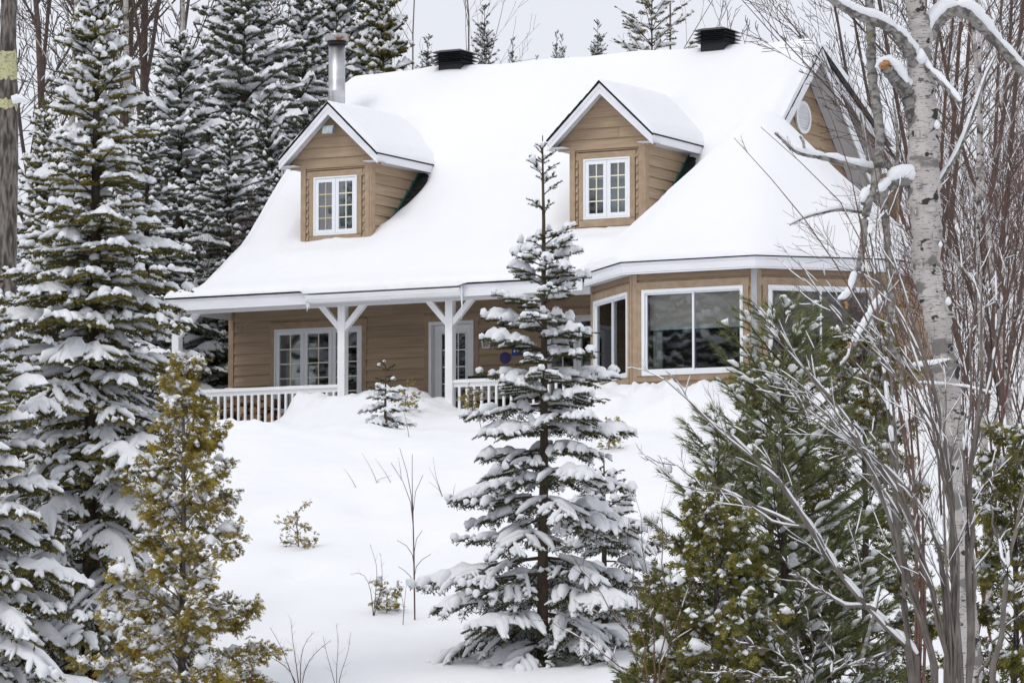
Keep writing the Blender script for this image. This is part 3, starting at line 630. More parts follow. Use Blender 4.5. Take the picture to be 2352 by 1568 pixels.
# icicles
def icicle(u, v, w, L):
    k = 7; z = np.linspace(0, -L, k); P = np.array([[(u + rng.normal(0, .004), v, w + zz) for zz in z]]); a = np.linspace(.02, .002, k)[None] * (1 + .3 * rng.random((1, k)))
    Vs, Q = sweep(P, a, a, 6); MB().add(Vs, Q).obj('icicle', M['ice'], roof, True)
icicle(6.40, -.44, 2.56, .62); icicle(6.385, -.43, 2.5, .3); icicle(3.17, -.45, 2.40, .16); icicle(3.19, -.46, 2.40, .12); icicle(3.21, -.45, 2.40, .1)
icicle(4.9, -.44, 2.40, .04); icicle(5.5, -.44, 2.40, .04)

# ------------------------------------------------------------ snow on the roofs
def place(o): o.location = HO; o.rotation_euler = (0, 0, -ALPHA); return o
def turret_h(u, v):
    d = doct(u, v, .10) - .10 * math.log(8) * np.exp(-((u - TC[0]) ** 2 + (v - TC[1]) ** 2) / .5)
    d = np.sqrt(d * d + .03)
    return 5.72 - .955 * d
def dormer_h(u, v, uc):
    d = np.sqrt((u - uc) ** 2 + .006); return DT + .11 - DM * d + .05 * smooth(2.3, 3.6, v)
def scoop(u, v):
    s = 0
    for uc in UD:
        ur = uc + .78
        t = smooth(2.75, 3.4, v) * (1 - smooth(4.15, 4.75, v))
        s = s + .42 * t * np.exp(-(np.clip(u - ur, 0, 9) / (.10 + .26 * smooth(2.7, 4.2, v))) ** 2) * (u > uc)
        s = s + .16 * np.exp(-((np.abs(u - uc) / 1.05) ** 6)) * smooth(1.5, 2.3, v) * (1 - smooth(2.62, 3.3, v))        # hollow in front of the window
        s = s + .12 * smooth(2.3, 2.9, v) * (1 - smooth(3.8, 4.6, v)) * np.exp(-(np.clip(uc - .8 - u, 0, 9) / .3) ** 2) * (u < uc)
    return s
def roof_snow_h(u, v):
    m = snow_main(v) - scoop(u, v)
    m = smax(m, turret_h(u, v), .45)
    for uc in UD:
        g_ = smooth(4.0, 4.9, v); m = m + (smax(m, dormer_h(u, v, uc) - .03, .5) - m) * g_
    edge = np.minimum(np.minimum(u + .33, 10.27 - u), 2) 
    m = m - .13 * (1 - smooth(0, .28, edge)) * smooth(.2, 1, v)
    m = m + fbm(u * .45, v * .45 + 9, 3) * .14 * smooth(-.3, .8, v) + fbm(u * 1.7, v * 1.1 + 4, 3) * .03 * smooth(-.3, .6, v) + fbm(u * 5, v * 5, 2) * .008
    return m
us = np.append(np.arange(-.33, 10.2, .0651), [10.235, 10.262, 10.27]); vs = np.concatenate([[-.43, -.425, -.41, -.38, -.34], np.arange(-.28, 10.7, .07)])
U_, V_ = np.meshgrid(us, vs); H_ = roof_snow_h(U_, V_)
# hang over the gutter, lip at the eave
gut = smooth(3.0, 3.15, U_) * (1 - smooth(6.35, 6.5, U_))
lip = (V_ < -.3)
H_ = np.where(V_ <= -.43, 2.625, H_)
V2 = V_ + fbm(U_ * 6, V_ * 0, 2) * .02 * lip - gut * .10 * (V_ < -.2) * smooth(-.1, -.4, V_)
H_ = H_ + fbm(U_ * 5, 0 * V_, 3) * .03 * lip * (V_ > -.43) - gut * .06 * (V_ <= -.425)
n1, n2 = len(us), len(vs); ii = np.arange(n1 * n2).reshape(n2, n1)
q = np.stack([ii[:-1, :-1], ii[:-1, 1:], ii[1:, 1:], ii[1:, :-1]], -1).reshape(-1, 4)
Us_ = U_ + .36 * (1 - smooth(.3, 4.5, V_)) * (1 - smooth(0, 1.6, U_ + .33))
Vt_ = np.stack([Us_, V2, H_], -1).reshape(-1, 3)
keep = (Vt_[q][:, :, 1].min(1) > -9)
mb = MB().add(Vt_, q[keep])
b0 = ii[:, -1]; Vb = Vt_[b0].copy(); Vb[:, 2] = np.where(Vb[:, 1] < 6.72, deck(Vb[:, 1]) + .02, 7.58 - .456 * (Vb[:, 1] - 6.72)); Vb[:, 0] += .0
nb = len(b0); mb.add(np.concatenate([Vt_[b0], Vb]), [(i, nb + i, nb + i + 1, i + 1) for i in range(nb - 1)])
b0 = ii[:, 0]; Vb = Vt_[b0].copy(); Vb[:, 2] -= .3; mb.add(np.concatenate([Vt_[b0], Vb]), [(i + 1, nb + i + 1, nb + i, i) for i in range(nb - 1)])
o = place(mb.obj('roof_snow', M['snow'], None, True)); tag(o, "thick smooth snow blanket covering the main roof and porch eave", "snow")
# turret snow, polar so that its eight eaves stay crisp
k = 96; rr = np.concatenate([[0.02, .1], np.linspace(.2, 3.03, 44), [3.065, 3.075]]); tt = np.arange(k) * 2 * math.pi / k + math.radians(-112.5)
Rm = np.array([1 / max(math.cos(t - math.atan2(b, a)) for a, b in OCT_N) for t in tt])
A_, R_ = np.meshgrid(tt, rr); U_ = TC[0] + R_ * Rm[None] * np.cos(A_); V_ = TC[1] + R_ * Rm[None] * np.sin(A_)
H_ = turret_h(U_, V_)
H_ = np.where((U_ < 10.1), smax(H_, snow_main(V_), .45) - .05 * smooth(-.55, -.2, V_), H_)
H_ = np.maximum(H_, 2.70) + fbm(U_ * .8, V_ * .8, 3) * .05 * smooth(3.0, 2.4, R_)
edge = smooth(2.75, 3.06, R_); H_ = H_ - .03 * edge + fbm(U_ * 5, V_ * 5, 2) * .03 * edge; H_[-1] = 2.67
ii = np.arange(k * len(rr)).reshape(len(rr), k); q = np.stack([ii[:-1], np.roll(ii[:-1], -1, 1), np.roll(ii[1:], -1, 1), ii[1:]], -1).reshape(-1, 4)[:, ::-1]
o = place(MB().add(np.stack([U_, V_, H_], -1), q).obj('turret_snow', M['snow'], None, True)); tag(o, "cone of deep snow on the octagonal corner turret roof", "snow")
for uc, nm in ((UD[0], "left"), (UD[1], "right")):
    us = np.concatenate([[-1.095, -1.09], np.linspace(-1.06, 1.06, 41), [1.09, 1.095]]) + uc; vs = np.concatenate([[2.165, 2.17, 2.2], np.linspace(2.24, 5.2, 44)])
    U_, V_ = np.meshgrid(us, vs); H_ = dormer_h(U_, V_, uc) + fbm(U_ * 2, V_ * 2, 3) * .03
    ed = np.minimum(1.095 - np.abs(U_ - uc), V_ - 2.165); H_ = H_ - .075 * (1 - smooth(0, .16, ed)); base = DT + .012 - DM * np.abs(U_ - uc)
    H_ = np.where(ed < .002, base, np.maximum(H_, base + .02)) + fbm(U_ * 9, V_ * 9, 2) * .015 * (ed > .002)
    H_ = np.where(V_ > 4.8, H_ - .12 * (V_ - 4.8) / .4, H_)
    n1, n2 = len(us), len(vs); ii = np.arange(n1 * n2).reshape(n2, n1); q = np.stack([ii[:-1, :-1], ii[:-1, 1:], ii[1:, 1:], ii[1:, :-1]], -1).reshape(-1, 4)
    o = place(MB().add(np.stack([U_, V_, H_], -1), q).obj('dormer_snow', M['snow'], None, True))
    tag(o, "snow lying on the gabled roof of the dormer " + ("below the steel chimney pipe" if nm == "left" else "nearer the corner turret"), "snow", "snow on the dormers")
# ------------------------------------------------------------ trees
M['bark'] = mat('conifer_bark', (.035, .026, .02), .95, (.075, .058, .045), (14, 14, 5), bump=.6, bscale=(30, 30, 9))
M['bark_pale'] = mat('young_spruce_bark', (.07, .05, .036), .95, (.12, .088, .065), (14, 14, 5), bump=.5, bscale=(30, 30, 9))  # paler brown bark of the young spruces
M['grey_bark'] = mat('hardwood_bark', (.055, .047, .041), .95, (.21, .185, .165), (18, 18, 4), .40, .60, bump=1.0, bscale=(30, 30, 6))
M['twig'] = mat('sapling_bark', (.105, .088, .078), .85, (.19, .168, .15), (12, 12, 6), bump=.2)
M['twig_dark'] = mat('brown_twig', (.07, .05, .042), .9, (.125, .094, .08), (6, 6, 6))
M['twig_red'] = mat('red_twig', (.11, .06, .048), .8, (.17, .10, .08), (8, 8, 8))
M['needle'] = leafmat('spruce_needle', (.038, .045, .017), (.085, .082, .028))
M['needle_olive'] = leafmat('olive_needle', (.062, .062, .018), (.18, .15, .034), 3)
M['needle_hazed'] = leafmat('hazed_far_needle', (.06, .072, .05), (.11, .12, .068))  # distance haze put into the colour: paler than the near needles
M['cedar'] = leafmat('cedar_spray', (.16, .122, .024), (.36, .275, .055), 5)
M['cedar_green'] = leafmat('cedar_spray_green', (.10, .102, .026), (.23, .205, .045), 4)
M['pine'] = leafmat('pine_needle', (.115, .14, .055), (.21, .225, .085), 6)
def birchmat():
    m = mat('birch_bark', (.40, .37, .35), .8, (.52, .49, .47), (3, 3, 3), spec=.2); n = m.node_tree; b = n.nodes["Principled BSDF"]
    t = n.nodes.new("ShaderNodeTexCoord"); prev = b.inputs['Base Color'].links[0].from_socket
    for sc_, lo, hi, c in (((15, 15, 95), .58, .63, (.12, .105, .095)), ((3, 3, 5), .56, .60, (.20, .185, .175)), ((7, 7, 9), .60, .635, (.045, .04, .038)), ((16, 16, 16), .66, .72, (.20, .20, .11))):
        mp = n.nodes.new("ShaderNodeMapping"); mp.inputs['Scale'].default_value = sc_; n.links.new(t.outputs['Object'], mp.inputs[0])
        z = n.nodes.new("ShaderNodeTexNoise"); z.inputs['Scale'].default_value = 1; z.inputs['Detail'].default_value = 5; n.links.new(mp.outputs[0], z.inputs['Vector'])
        r = n.nodes.new("ShaderNodeValToRGB"); r.color_ramp.elements[0].position = lo; r.color_ramp.elements[1].position = hi; n.links.new(z.outputs['Fac'], r.inputs[0])
        x = n.nodes.new("ShaderNodeMixRGB"); x.inputs[2].default_value = (*c, 1); n.links.new(r.outputs[0], x.inputs[0]); n.links.new(prev, x.inputs[1]); prev = x.outputs[0]
    n.links.new(prev, b.inputs['Base Color'])
    bp = n.nodes.new("ShaderNodeBump"); bp.inputs['Strength'].default_value = .4; bp.inputs['Distance'].default_value = .02; n.links.new(z.outputs['Fac'], bp.inputs['Height']); n.links.new(bp.outputs[0], b.inputs['Normal'])
    return m
M['birch'] = birchmat()
def limbmat():
    m = mat('lichen_bark', (.30, .285, .27), .85, (.11, .10, .09), (14, 14, 22), .42, .6, spec=.2, bump=.5, bscale=(40, 40, 60)); n = m.node_tree; b = n.nodes["Principled BSDF"]; prev = b.inputs['Base Color'].links[0].from_socket
    t = n.nodes.new("ShaderNodeTexCoord"); z = n.nodes.new("ShaderNodeTexNoise"); z.inputs['Scale'].default_value = 9; z.inputs['Detail'].default_value = 5; n.links.new(t.outputs['Object'], z.inputs['Vector'])
    r = n.nodes.new("ShaderNodeValToRGB"); r.color_ramp.elements[0].position = .60; r.color_ramp.elements[1].position = .68; n.links.new(z.outputs['Fac'], r.inputs[0])
    x = n.nodes.new("ShaderNodeMixRGB"); x.inputs[2].default_value = (.20, .20, .11, 1); n.links.new(r.outputs[0], x.inputs[0]); n.links.new(prev, x.inputs[1]); n.links.new(x.outputs[0], b.inputs['Base Color']); return m
M['limb'] = limbmat()
M['broken'] = mat('broken_wood', (.36, .16, .06), .8, (.50, .30, .15), (20, 20, 20))
M['lichen'] = mat('pale_lichen', (.50, .49, .28), .9, (.26, .25, .17), (26, 26, 36), .48, .66)

def needles(A, B, m, ln, wd, fwd, rs):
    """m needle triangles on each twig A->B"""
    N = len(A); T = B - A; T = T / (np.linalg.norm(T, axis=1, keepdims=True) + 1e-9)
    t = rs.random((N, m, 1)); base = A[:, None] + (B - A)[:, None] * t
    d = rs.normal(size=(N, m, 3)); d -= (d * T[:, None]).sum(-1, keepdims=True) * T[:, None]; d /= np.linalg.norm(d, axis=2, keepdims=True) + 1e-9
    L = ln * (.7 + .6 * rs.random((N, m, 1)))
    D = (d * math.sqrt(1 - fwd * fwd) + T[:, None] * fwd)
    S = np.cross(D, T[:, None]); S /= np.linalg.norm(S, axis=2, keepdims=True) + 1e-9
    P = np.stack([base - S * wd / 2 - d * .004, base + S * wd / 2 - d * .004, base + D * L], 2).reshape(-1, 3)
    return P, np.arange(len(P)).reshape(-1, 3)
def caps(prof): return np.array(prof)[None]

def conifer(seed, H, R, z0=.1, spacing=.34, per=6, twig=.075, ln=.02, wd=.0065, nd=16, sw=.036, psnow=.8, pad=.8, droop=.35, tr=None, lead=.5, shape=.85, inner=0.0, e_top=.9, e_bot=-.12, lmax=.75, p2=.3, fill=0, fillz=0.0, sk=5):
    """returns trunk, crown (needles) and snow meshes' builders for one spruce or fir"""
    rs = np.random.default_rng(seed); tr = tr or H * .013 + .02
    wood, leaf, snow = MB(), MB(), MB()
    k = 14; zz = np.linspace(-.5, H, k); wob = np.cumsum(rs.normal(0, .006 * H / 7, (k, 2)), 0); wob -= wob[1]
    P = np.concatenate([wob, zz[:, None]], 1)[None]; rad = tr * np.clip(1 - zz / H, 0, 1) ** .8 + .006
    V, Q = sweep(P, rad[None], rad[None], 9); wood.add(V, Q)
    cx = lambda z: np.array([np.interp(z, zz, wob[:, 0]), np.interp(z, zz, wob[:, 1])])
    z = z0 * H; segA, segB, sP, sA, sB, wP, wR = [], [], [], [], [], [], []
    z1 = H - lead
    while z < H - .12:
        th = min(1, max(0, (z - z0 * H) / (H - z0 * H)))
        n = per if z < z1 else 4
        nf = fill if (th > fillz and z < z1) else 0
        az0 = rs.random() * 6.28
        for b in range(n + nf):
            az = az0 + b * 6.283 / n + rs.normal(0, .25) + (.5 if b >= n else 0)
            zb = z + rs.normal(0, .06 * spacing / .3) + (spacing * .5 if b >= n else 0)
            L = R * (1 - th) ** shape * (.72 + .5 * rs.random()) * (.6 + .4 * min(1, th / .08 + .3)) + .06
            if rs.random() < .08: L *= .6
            if b >= n: L *= .35 + .3 * rs.random()
            if zb > z1: L = L * .55 + .05
            e0 = e_bot + (e_top - e_bot) * th ** 1.6 + rs.normal(0, .07); dr = droop * (1 - th) * (.5 + .9 * rs.random())
            f = np.array((math.cos(az), math.sin(az), 0)); s = np.array((-math.sin(az), math.cos(az), 0)); o = np.array((*cx(min(zb, H)), min(zb, H - .02)))
            te = math.tan(e0)
            def C(t): t = np.asarray(t, float); return o + f * (L * t)[..., None] + np.array((0, 0, 1.)) * (L * (te * t * (1 - .3 * t) - dr * t * t + .10 * t ** 3))[..., None]
            def SL(t): return te * (1 - .6 * t) - 2 * dr * t + .3 * t * t
            t7 = np.linspace(0, 1, 5); wP.append(C(t7)); wR.append((.006 + .014 * L) * (1 - .85 * t7))
            m = max(3, int(L / (twig * 1.15)))
            t = np.linspace(.16 if L > .5 else .3, .97, m) + rs.normal(0, .01, m); sd = np.where(np.arange(m) % 2, 1, -1)
            l = np.minimum(lmax, .46 * L * (1 - t) ** .75 + .07) * (.75 + .45 * rs.random(m)); 
            hd = np.radians(58 - 16 * t + rs.normal(0, 7, m)) * sd
            h = f[None] * np.cos(hd)[:, None] + s[None] * np.sin(hd)[:, None]
            sl = SL(t) * np.cos(hd) - (.12 + .3 * rs.random(m)) * (1 - th * .8); cv = .35 * rs.random(m) * (1 - th)
            A = C(t)
            def Bp(q, idx=slice(None)): q = np.asarray(q)[..., None]; return A[idx] + h[idx] * (l[idx][:, None] * q) + np.array((0, 0, 1.)) * ((sl[idx] * l[idx])[:, None] * q - (cv[idx] * l[idx])[:, None] * q * q)
            q3 = [Bp(np.full(m, x)) for x in (.0, .34, .67, 1.0)]
            for i in range(3): segA.append(q3[i]); segB.append(q3[i + 1])
            tt = np.linspace(.55 if L > .4 else .1, 1.0, 5); cc_ = C(tt); segA.append(cc_[:-1]); segB.append(cc_[1:])
            # secondary twigs
            for sidx in range(6):
                qs = .18 + .13 * sidx; ok = l > .14 + .02 * sidx
                if not ok.any(): continue
                for sg_ in (-1, 1):
                    idx = np.where(ok)[0]; a2 = Bp(np.full(len(idx), qs), idx); an = hd[idx] + sg_ * np.radians(48 + rs.normal(0, 8, len(idx)))
                    d2 = f[None] * np.cos(an)[:, None] + s[None] * np.sin(an)[:, None]; l2 = np.minimum(.30 * l[idx] * (1 - qs) + .05, .22) * (.8 + .4 * rs.random(len(idx)))
                    b2 = a2 + d2 * l2[:, None] + np.array((0, 0, 1.)) * ((sl[idx] * .6 - .25 * (1 - th)) * l2)[:, None]
                    segA.append(a2); segB.append(b2)
                    if psnow > 0:
                        kp = rs.random(len(idx)) < p2
                        if kp.any():
                            q_ = np.linspace(.0, .98, 3); Pp = a2[kp][:, None] + (b2 - a2)[kp][:, None] * q_[None, :, None]
                            sP.append((3, Pp)); 
            if psnow > 0:
                kp = rs.random(m) < psnow * (.35 if zb > z1 else 1)
                if kp.any():
                    qq = np.linspace(.0, .84 + .14 * rs.random(), 5); Pp = np.stack([Bp(np.full(kp.sum(), x), np.where(kp)[0]) for x in qq], 1); sP.append((5, Pp))
                if L > .3 and rs.random() < pad:
                    nt_, nq = 9, 7; ta = np.linspace(.22 + .2 * rs.random(), 1.0, nt_); qa = np.linspace(-1, 1, nq); Tm, Qm = np.meshgrid(ta, qa, indexing='ij')
                    wl_ = (np.minimum(lmax, .46 * L * (1 - Tm) ** .75 + .05)) * .62 * (.35 + .95 * rs.random(Tm.shape))
                    base = C(Tm) + s * (Qm * wl_ * .85)[..., None] + f * (np.abs(Qm) * wl_ * .45)[..., None]
                    base[..., 2] += np.abs(Qm) * wl_ * (SL(Tm) * .5 - .28 * (1 - th)) 
                    thk = (sw * (1.3 + 1.4 * rs.random())) * np.sqrt(np.clip(1 - Qm ** 2, 0, 1)) * np.sqrt(np.clip(np.sin(math.pi * np.linspace(.0, 1, nt_)), 0, 1))[:, None] * (.5 + 1.0 * rs.random(Tm.shape))
                    top = base.copy(); top[..., 2] += thk + .022; bot = base.copy(); bot[..., 2] += .016
                    ii = np.arange(nt_ * nq).reshape(nt_, nq); q = np.stack([ii[:-1, :-1], ii[1:, :-1], ii[1:, 1:], ii[:-1, 1:]], -1).reshape(-1, 4)
                    snow.add(np.concatenate([top.reshape(-1, 3), bot.reshape(-1, 3)]), np.concatenate([q, q[:, ::-1] + nt_ * nq]))
        z += spacing * (.75 + .5 * rs.random()) * (1 - .45 * th) * (1.6 if z > z1 else 1)
    V, Q = sweep(np.array(wP), np.array(wR), np.array(wR), 3); wood.add(V, Q)
    A = np.concatenate(segA); B = np.concatenate(segB)
    V, T = needles(A, B, nd, ln, wd, .62, rs); leaf.add(V, None, T)
    for n in (3, 5):
        L_ = [p for k_, p in sP if k_ == n]
        if not L_: continue
        P = np.concatenate(L_); N = len(P); pr = {3: [.5, 1, .35], 5: [.5, .98, 1.05, .95, .35]}[n]
        a = sw * (.62 if n == 3 else 1.0) * caps(pr) * (.55 + .9 * rs.random((N, 1))) * (.82 + .36 * rs.random((N, n))); b = a * (.7 + .35 * rs.random((N, 1)))
        V, Q = sweep(P, a, b, 4 if n == 3 else sk, b * .6 + ln * .6); snow.add(V, Q)
    return wood, leaf, snow
def plant(name, parts, mats, loc, label, cat, group=None, rz=0, names=('trunk', 'crown', 'snow_load')):
    r = empty(name, loc, rz)
    for mb, mt, nm in zip(parts, mats, names):
        if mb is not None and mb.n:
            c = mb.obj(nm, mt, r, nm not in ('crown',))
            if nm in ('crown', 'snow_load', 'branches', 'twigs'): c['kind'] = 'stuff'
    tag(r, label, cat, group); return r
def at_ground(x_px, Y):
    X = (x_px - 1176) / FPX * Y; return X, Y, gz(X, Y)
def height_to(y_px, Y, z): return px(1176, y_px, Y)[2] - z
# ---- near spruces
def near_spruce(label, x, Y, ytop, R, seed, mats, name='spruce_tree', cat='tree', **kw):
    X, Y, z = at_ground(x, Y); H = height_to(ytop, Y, z)
    return plant(name, conifer(seed, H, R, **kw), mats, (X, Y, z), label, cat)
SM = (M['bark_pale'], M['needle'], M['snow_tree']); SO = (M['bark'], M['needle_olive'], M['snow_tree'])
near_spruce("tall snow-laden young spruce standing alone in the middle of the slope", 1246, 51, 312, 1.66, 11, SM, spacing=.37, per=6, z0=.05, lead=1.35, nd=13, ln=.029, wd=.0115, sw=.05, psnow=.62, p2=.2, pad=.4, droop=.36, tr=.07, shape=1.12, sk=6, fill=2, fillz=.38)
near_spruce("smaller spruce close behind the right side of the tall middle spruce", 1388, 53.5, 1050, 1.05, 12, SM, spacing=.3, per=5, z0=.06, lead=.5, nd=9, ln=.027, wd=.0125, sw=.05, psnow=.66, p2=.18, pad=.55, droop=.4, tr=.04)
near_spruce("tiny spruce with bare yellow leader poking out of the snow bank before the porch", 884, 71.6, 838, .46, 13, SM, spacing=.15, per=4, z0=.02, twig=.06, lead=.42, nd=12, ln=.024, wd=.009, sw=.034, psnow=.7, p2=.3, pad=.8, droop=.25, tr=.022)
near_spruce("big olive-green spruce with a dark trunk, left of the porch", 212, 48, -120, 1.75, 21, SO, spacing=.36, per=6, z0=.10, twig=.10, lead=.6, nd=8, ln=.037, wd=.02, sw=.046, psnow=.66, p2=.28, pad=.5, droop=.55, tr=.12, shape=.85, fill=5, fillz=.25, lmax=.8)
near_spruce("second snowy spruce crowding behind the left of the big olive one", 112, 53, 420, 1.6, 22, SO, spacing=.38, per=6, z0=.06, twig=.10, lead=.6, nd=7, ln=.038, wd=.021, sw=.048, psnow=.66, p2=.28, pad=.5, droop=.45, tr=.1, fill=4, fillz=.1)
near_spruce("snowy spruce cut off by the left edge, lower branches sagging", -55, 46, 560, 1.7, 23, SO, spacing=.38, per=6, z0=.06, twig=.10, lead=.6, nd=8, ln=.038, wd=.021, sw=.048, psnow=.66, p2=.28, pad=.5, droop=.55, tr=.1, fill=3, fillz=.2)

# ---- cedars: flat sprays on rising boughs
def cedar(seed, H, R, z0=.03, n=90, spray=.092, nsp=9, psnow=.12, big=.05, shape=.7, bias=None, fine=False):
    rs = np.random.default_rng(seed); wood, leaf, snow = MB(), MB(), MB()
    k = 12; zz = np.linspace(-.4, H, k); wob = np.cumsum(rs.normal(0, .012, (k, 2)), 0); P = np.concatenate([wob, zz[:, None]], 1)[None]; rad = (H * .011 * np.clip(1 - zz / H, 0, 1) ** .8 + .005)[None]
    V, Q = sweep(P, rad, rad, 8); wood.add(V, Q)
    wP, wR, AA, DD, w2 = [], [], [], [], []
    for i in range(n):
        th = (i + rs.random()) / n; z = z0 * H + (H - z0 * H) * th; az = i * 2.4 + rs.normal(0, .3)
        L = R * (1 - th) ** shape * (.65 + .5 * rs.random()) + .08
        f = np.array((math.cos(az), math.sin(az), 0.)); s = np.array((-f[1], f[0], 0)); e = .35 + .7 * th + rs.normal(0, .12)
        t = np.linspace(0, 1, 7); o = np.array((np.interp(z, zz, wob[:, 0]), np.interp(z, zz, wob[:, 1]), z - .3 * L))
        C = o + f * (L * t)[:, None] + np.array((0, 0, 1.)) * (L * (math.tan(e) * t - .45 * t ** 2))[:, None]; wP.append(C); wR.append((.004 + .007 * L) * (1 - .8 * t))
        m = int(L / .045) + 4; tb = .15 + .85 * rs.random(m) ** .8; pc_ = np.stack([np.interp(tb, t, C[:, j]) for j in range(3)], 1)
        hd = rs.normal(0, 1, m); ll = (.30 * L * (1 - tb) + .09) * (.5 + .8 * rs.random(m))
        dirs = f[None] * (.6 * np.abs(np.cos(hd)))[:, None] + s[None] * np.sin(hd)[:, None] + np.array((0, 0, 1.)) * rs.normal(.1, .35, m)[:, None]; dirs /= np.linalg.norm(dirs, axis=1, keepdims=True)
        q = rs.random((m, nsp, 1)) * .9 + .1
        AA.append((pc_[:, None] + dirs[:, None] * ll[:, None, None] * q + rs.normal(0, .02, (m, nsp, 3))).reshape(-1, 3)); DD.append((dirs[:, None] + rs.normal(0, .45, (m, nsp, 3))).reshape(-1, 3))
        e2 = pc_ + dirs * ll[:, None] * .9; w2 += [np.linspace(a, b, 2) for a, b in zip(pc_[::2], e2[::2])]
    V, Q = sweep(np.array(wP), np.array(wR), np.array(wR), 4); wood.add(V, Q)
    V, Q = sweep(np.array(w2), np.tile([.0038, .0018], (len(w2), 1)), None, 3); wood.add(V, Q)
    A = np.concatenate(AA); D = np.concatenate(DD); D[:, 2] -= .25; D /= np.linalg.norm(D, axis=1, keepdims=True); N = len(A)
    S = np.cross(D, rs.normal(size=(N, 3))); S /= np.linalg.norm(S, axis=1, keepdims=True) + 1e-9
    sz = spray * (.55 + .7 * rs.random((N, 1)))
    for an, lf, st in ((0, 1., 0), (.7, .62, .15), (-.7, .62, .2), (.8, .46, .52), (-.8, .46, .58)) + (((.7, .32, .74), (-.7, .32, .76)) if fine else ()):
        d = D * math.cos(an) + S * math.sin(an); b = A + D * sz * st; w = (S * math.cos(an) - D * math.sin(an)) * sz * (.08 if fine else .10)
        P = np.stack([b - w, b + w, b + d * sz * lf], 1).reshape(-1, 3); leaf.add(P, None, np.arange(len(P)).reshape(-1, 3))
    w_ = np.full(N, psnow)
    if bias is not None: w_ = psnow * np.clip(1 + bias[2] * ((A[:, 0] * bias[0] + A[:, 1] * bias[1]) / R), .15, 3)
    kp = rs.random(N) < w_; c = A[kp]; m = len(c); dd = D[kp].copy(); dd[:, 2] *= .4; ln_ = (.018 + .045 * rs.random((m, 1)) ** 1.5) * (1 + 1.3 * ((rs.random((m, 1)) < big) & (c[:, 2:3] < .78 * H)))
    P = c[:, None] + dd[:, None] * ln_[:, None] * np.linspace(-1, 1, 4)[None, :, None]; a = caps([.3, 1.0, .95, .3]) * (ln_ * .62 * (.7 + .6 * rs.random((m, 1)))) * (.75 + .5 * rs.random((m, 4))); b = a * (.65 + .3 * rs.random((m, 1)))
    V, Q = sweep(P, a, b, 4, b * .5 + .01); V = V + rs.normal(0, .0045, V.shape); snow.add(V, Q)
    return wood, leaf, snow
def near_cedar(label, x, Y, ytop, R, seed, m, **kw):
    X, Y, z = at_ground(x, Y); H = height_to(ytop, Y, z)
    return plant('cedar_tree', cedar(seed, H, R, **kw), (M['grey_bark'], m, M['snow_tree']), (X, Y, z), label, 'tree')
near_cedar("golden-olive cedar flecked with snow in the lower left foreground", 408, 41, 838, 1.55, 31, M['cedar'], n=110, nsp=12, spray=.07, fine=True, psnow=.11, big=.08, bias=(-.9, -.3, 1.0), shape=1.08)
near_cedar("olive cedar standing in front of the white pine's trunk, right of centre", 1770, 43.6, 850, 1.2, 32, M['cedar_green'], n=96, nsp=7, psnow=.20, big=.05, shape=.6)
near_cedar("tall olive cedar behind the leaning maple stems and the birch's left side", 1985, 44, 760, 1.15, 33, M['cedar_green'], n=96, nsp=7, psnow=.20, big=.05, shape=.6)
near_cedar("low bushy cedar at the foot of the white pine, nearest the red shrub", 1632, 40.5, 1180, .95, 34, M['cedar_green'], n=96, nsp=7, psnow=.15, big=.06, shape=.55)
near_cedar("dark olive cedar in the bottom right corner by the birch's foot", 2325, 39, 1010, .85, 35, M['cedar_green'], n=96, nsp=7, psnow=.12, big=.05, shape=.5)
near_cedar("small snowy cedar between the middle spruce and the white pine", 1525, 43, 1330, .5, 36, M['cedar_green'], n=50, nsp=8, psnow=.1, big=.1, shape=.55)
# seedlings sticking out of the slope
for i, (x, y, H, seed, lb) in enumerate(((1092, 942, .30, 41, "sparse cedar seedling right below the right-hand porch post"), (1398, 1032, .42, 42, "wispy cedar seedling just below the turret's left corner"),
        (690, 1258, .52, 43, "lone lopsided cedar seedling on the open slope, left of the bare sapling"), (882, 1408, .32, 44, "cedar seedling tangled with bare twigs left of the bare sapling"), (935, 950, .42, 45, "thin cedar seedling right against the tiny spruce by the porch"))):
    # walk down the view ray until it meets the slope
    Y = 45.0
    while Y < 74 and px(x, y, Y)[2] > gz(px(x, y, Y)[0], Y): Y += .1
    p = px(x, y, Y)
    plant('cedar_seedling', cedar(seed, H, H * .42, n=9, nsp=4, spray=.07, psnow=.04 if i != 3 else .2, shape=.4), (M['twig'], M['cedar'], M['snow_tree']), (p[0], p[1], gz(p[0], p[1]) - .02), lb, 'seedling', 'cedar seedlings on the slope')

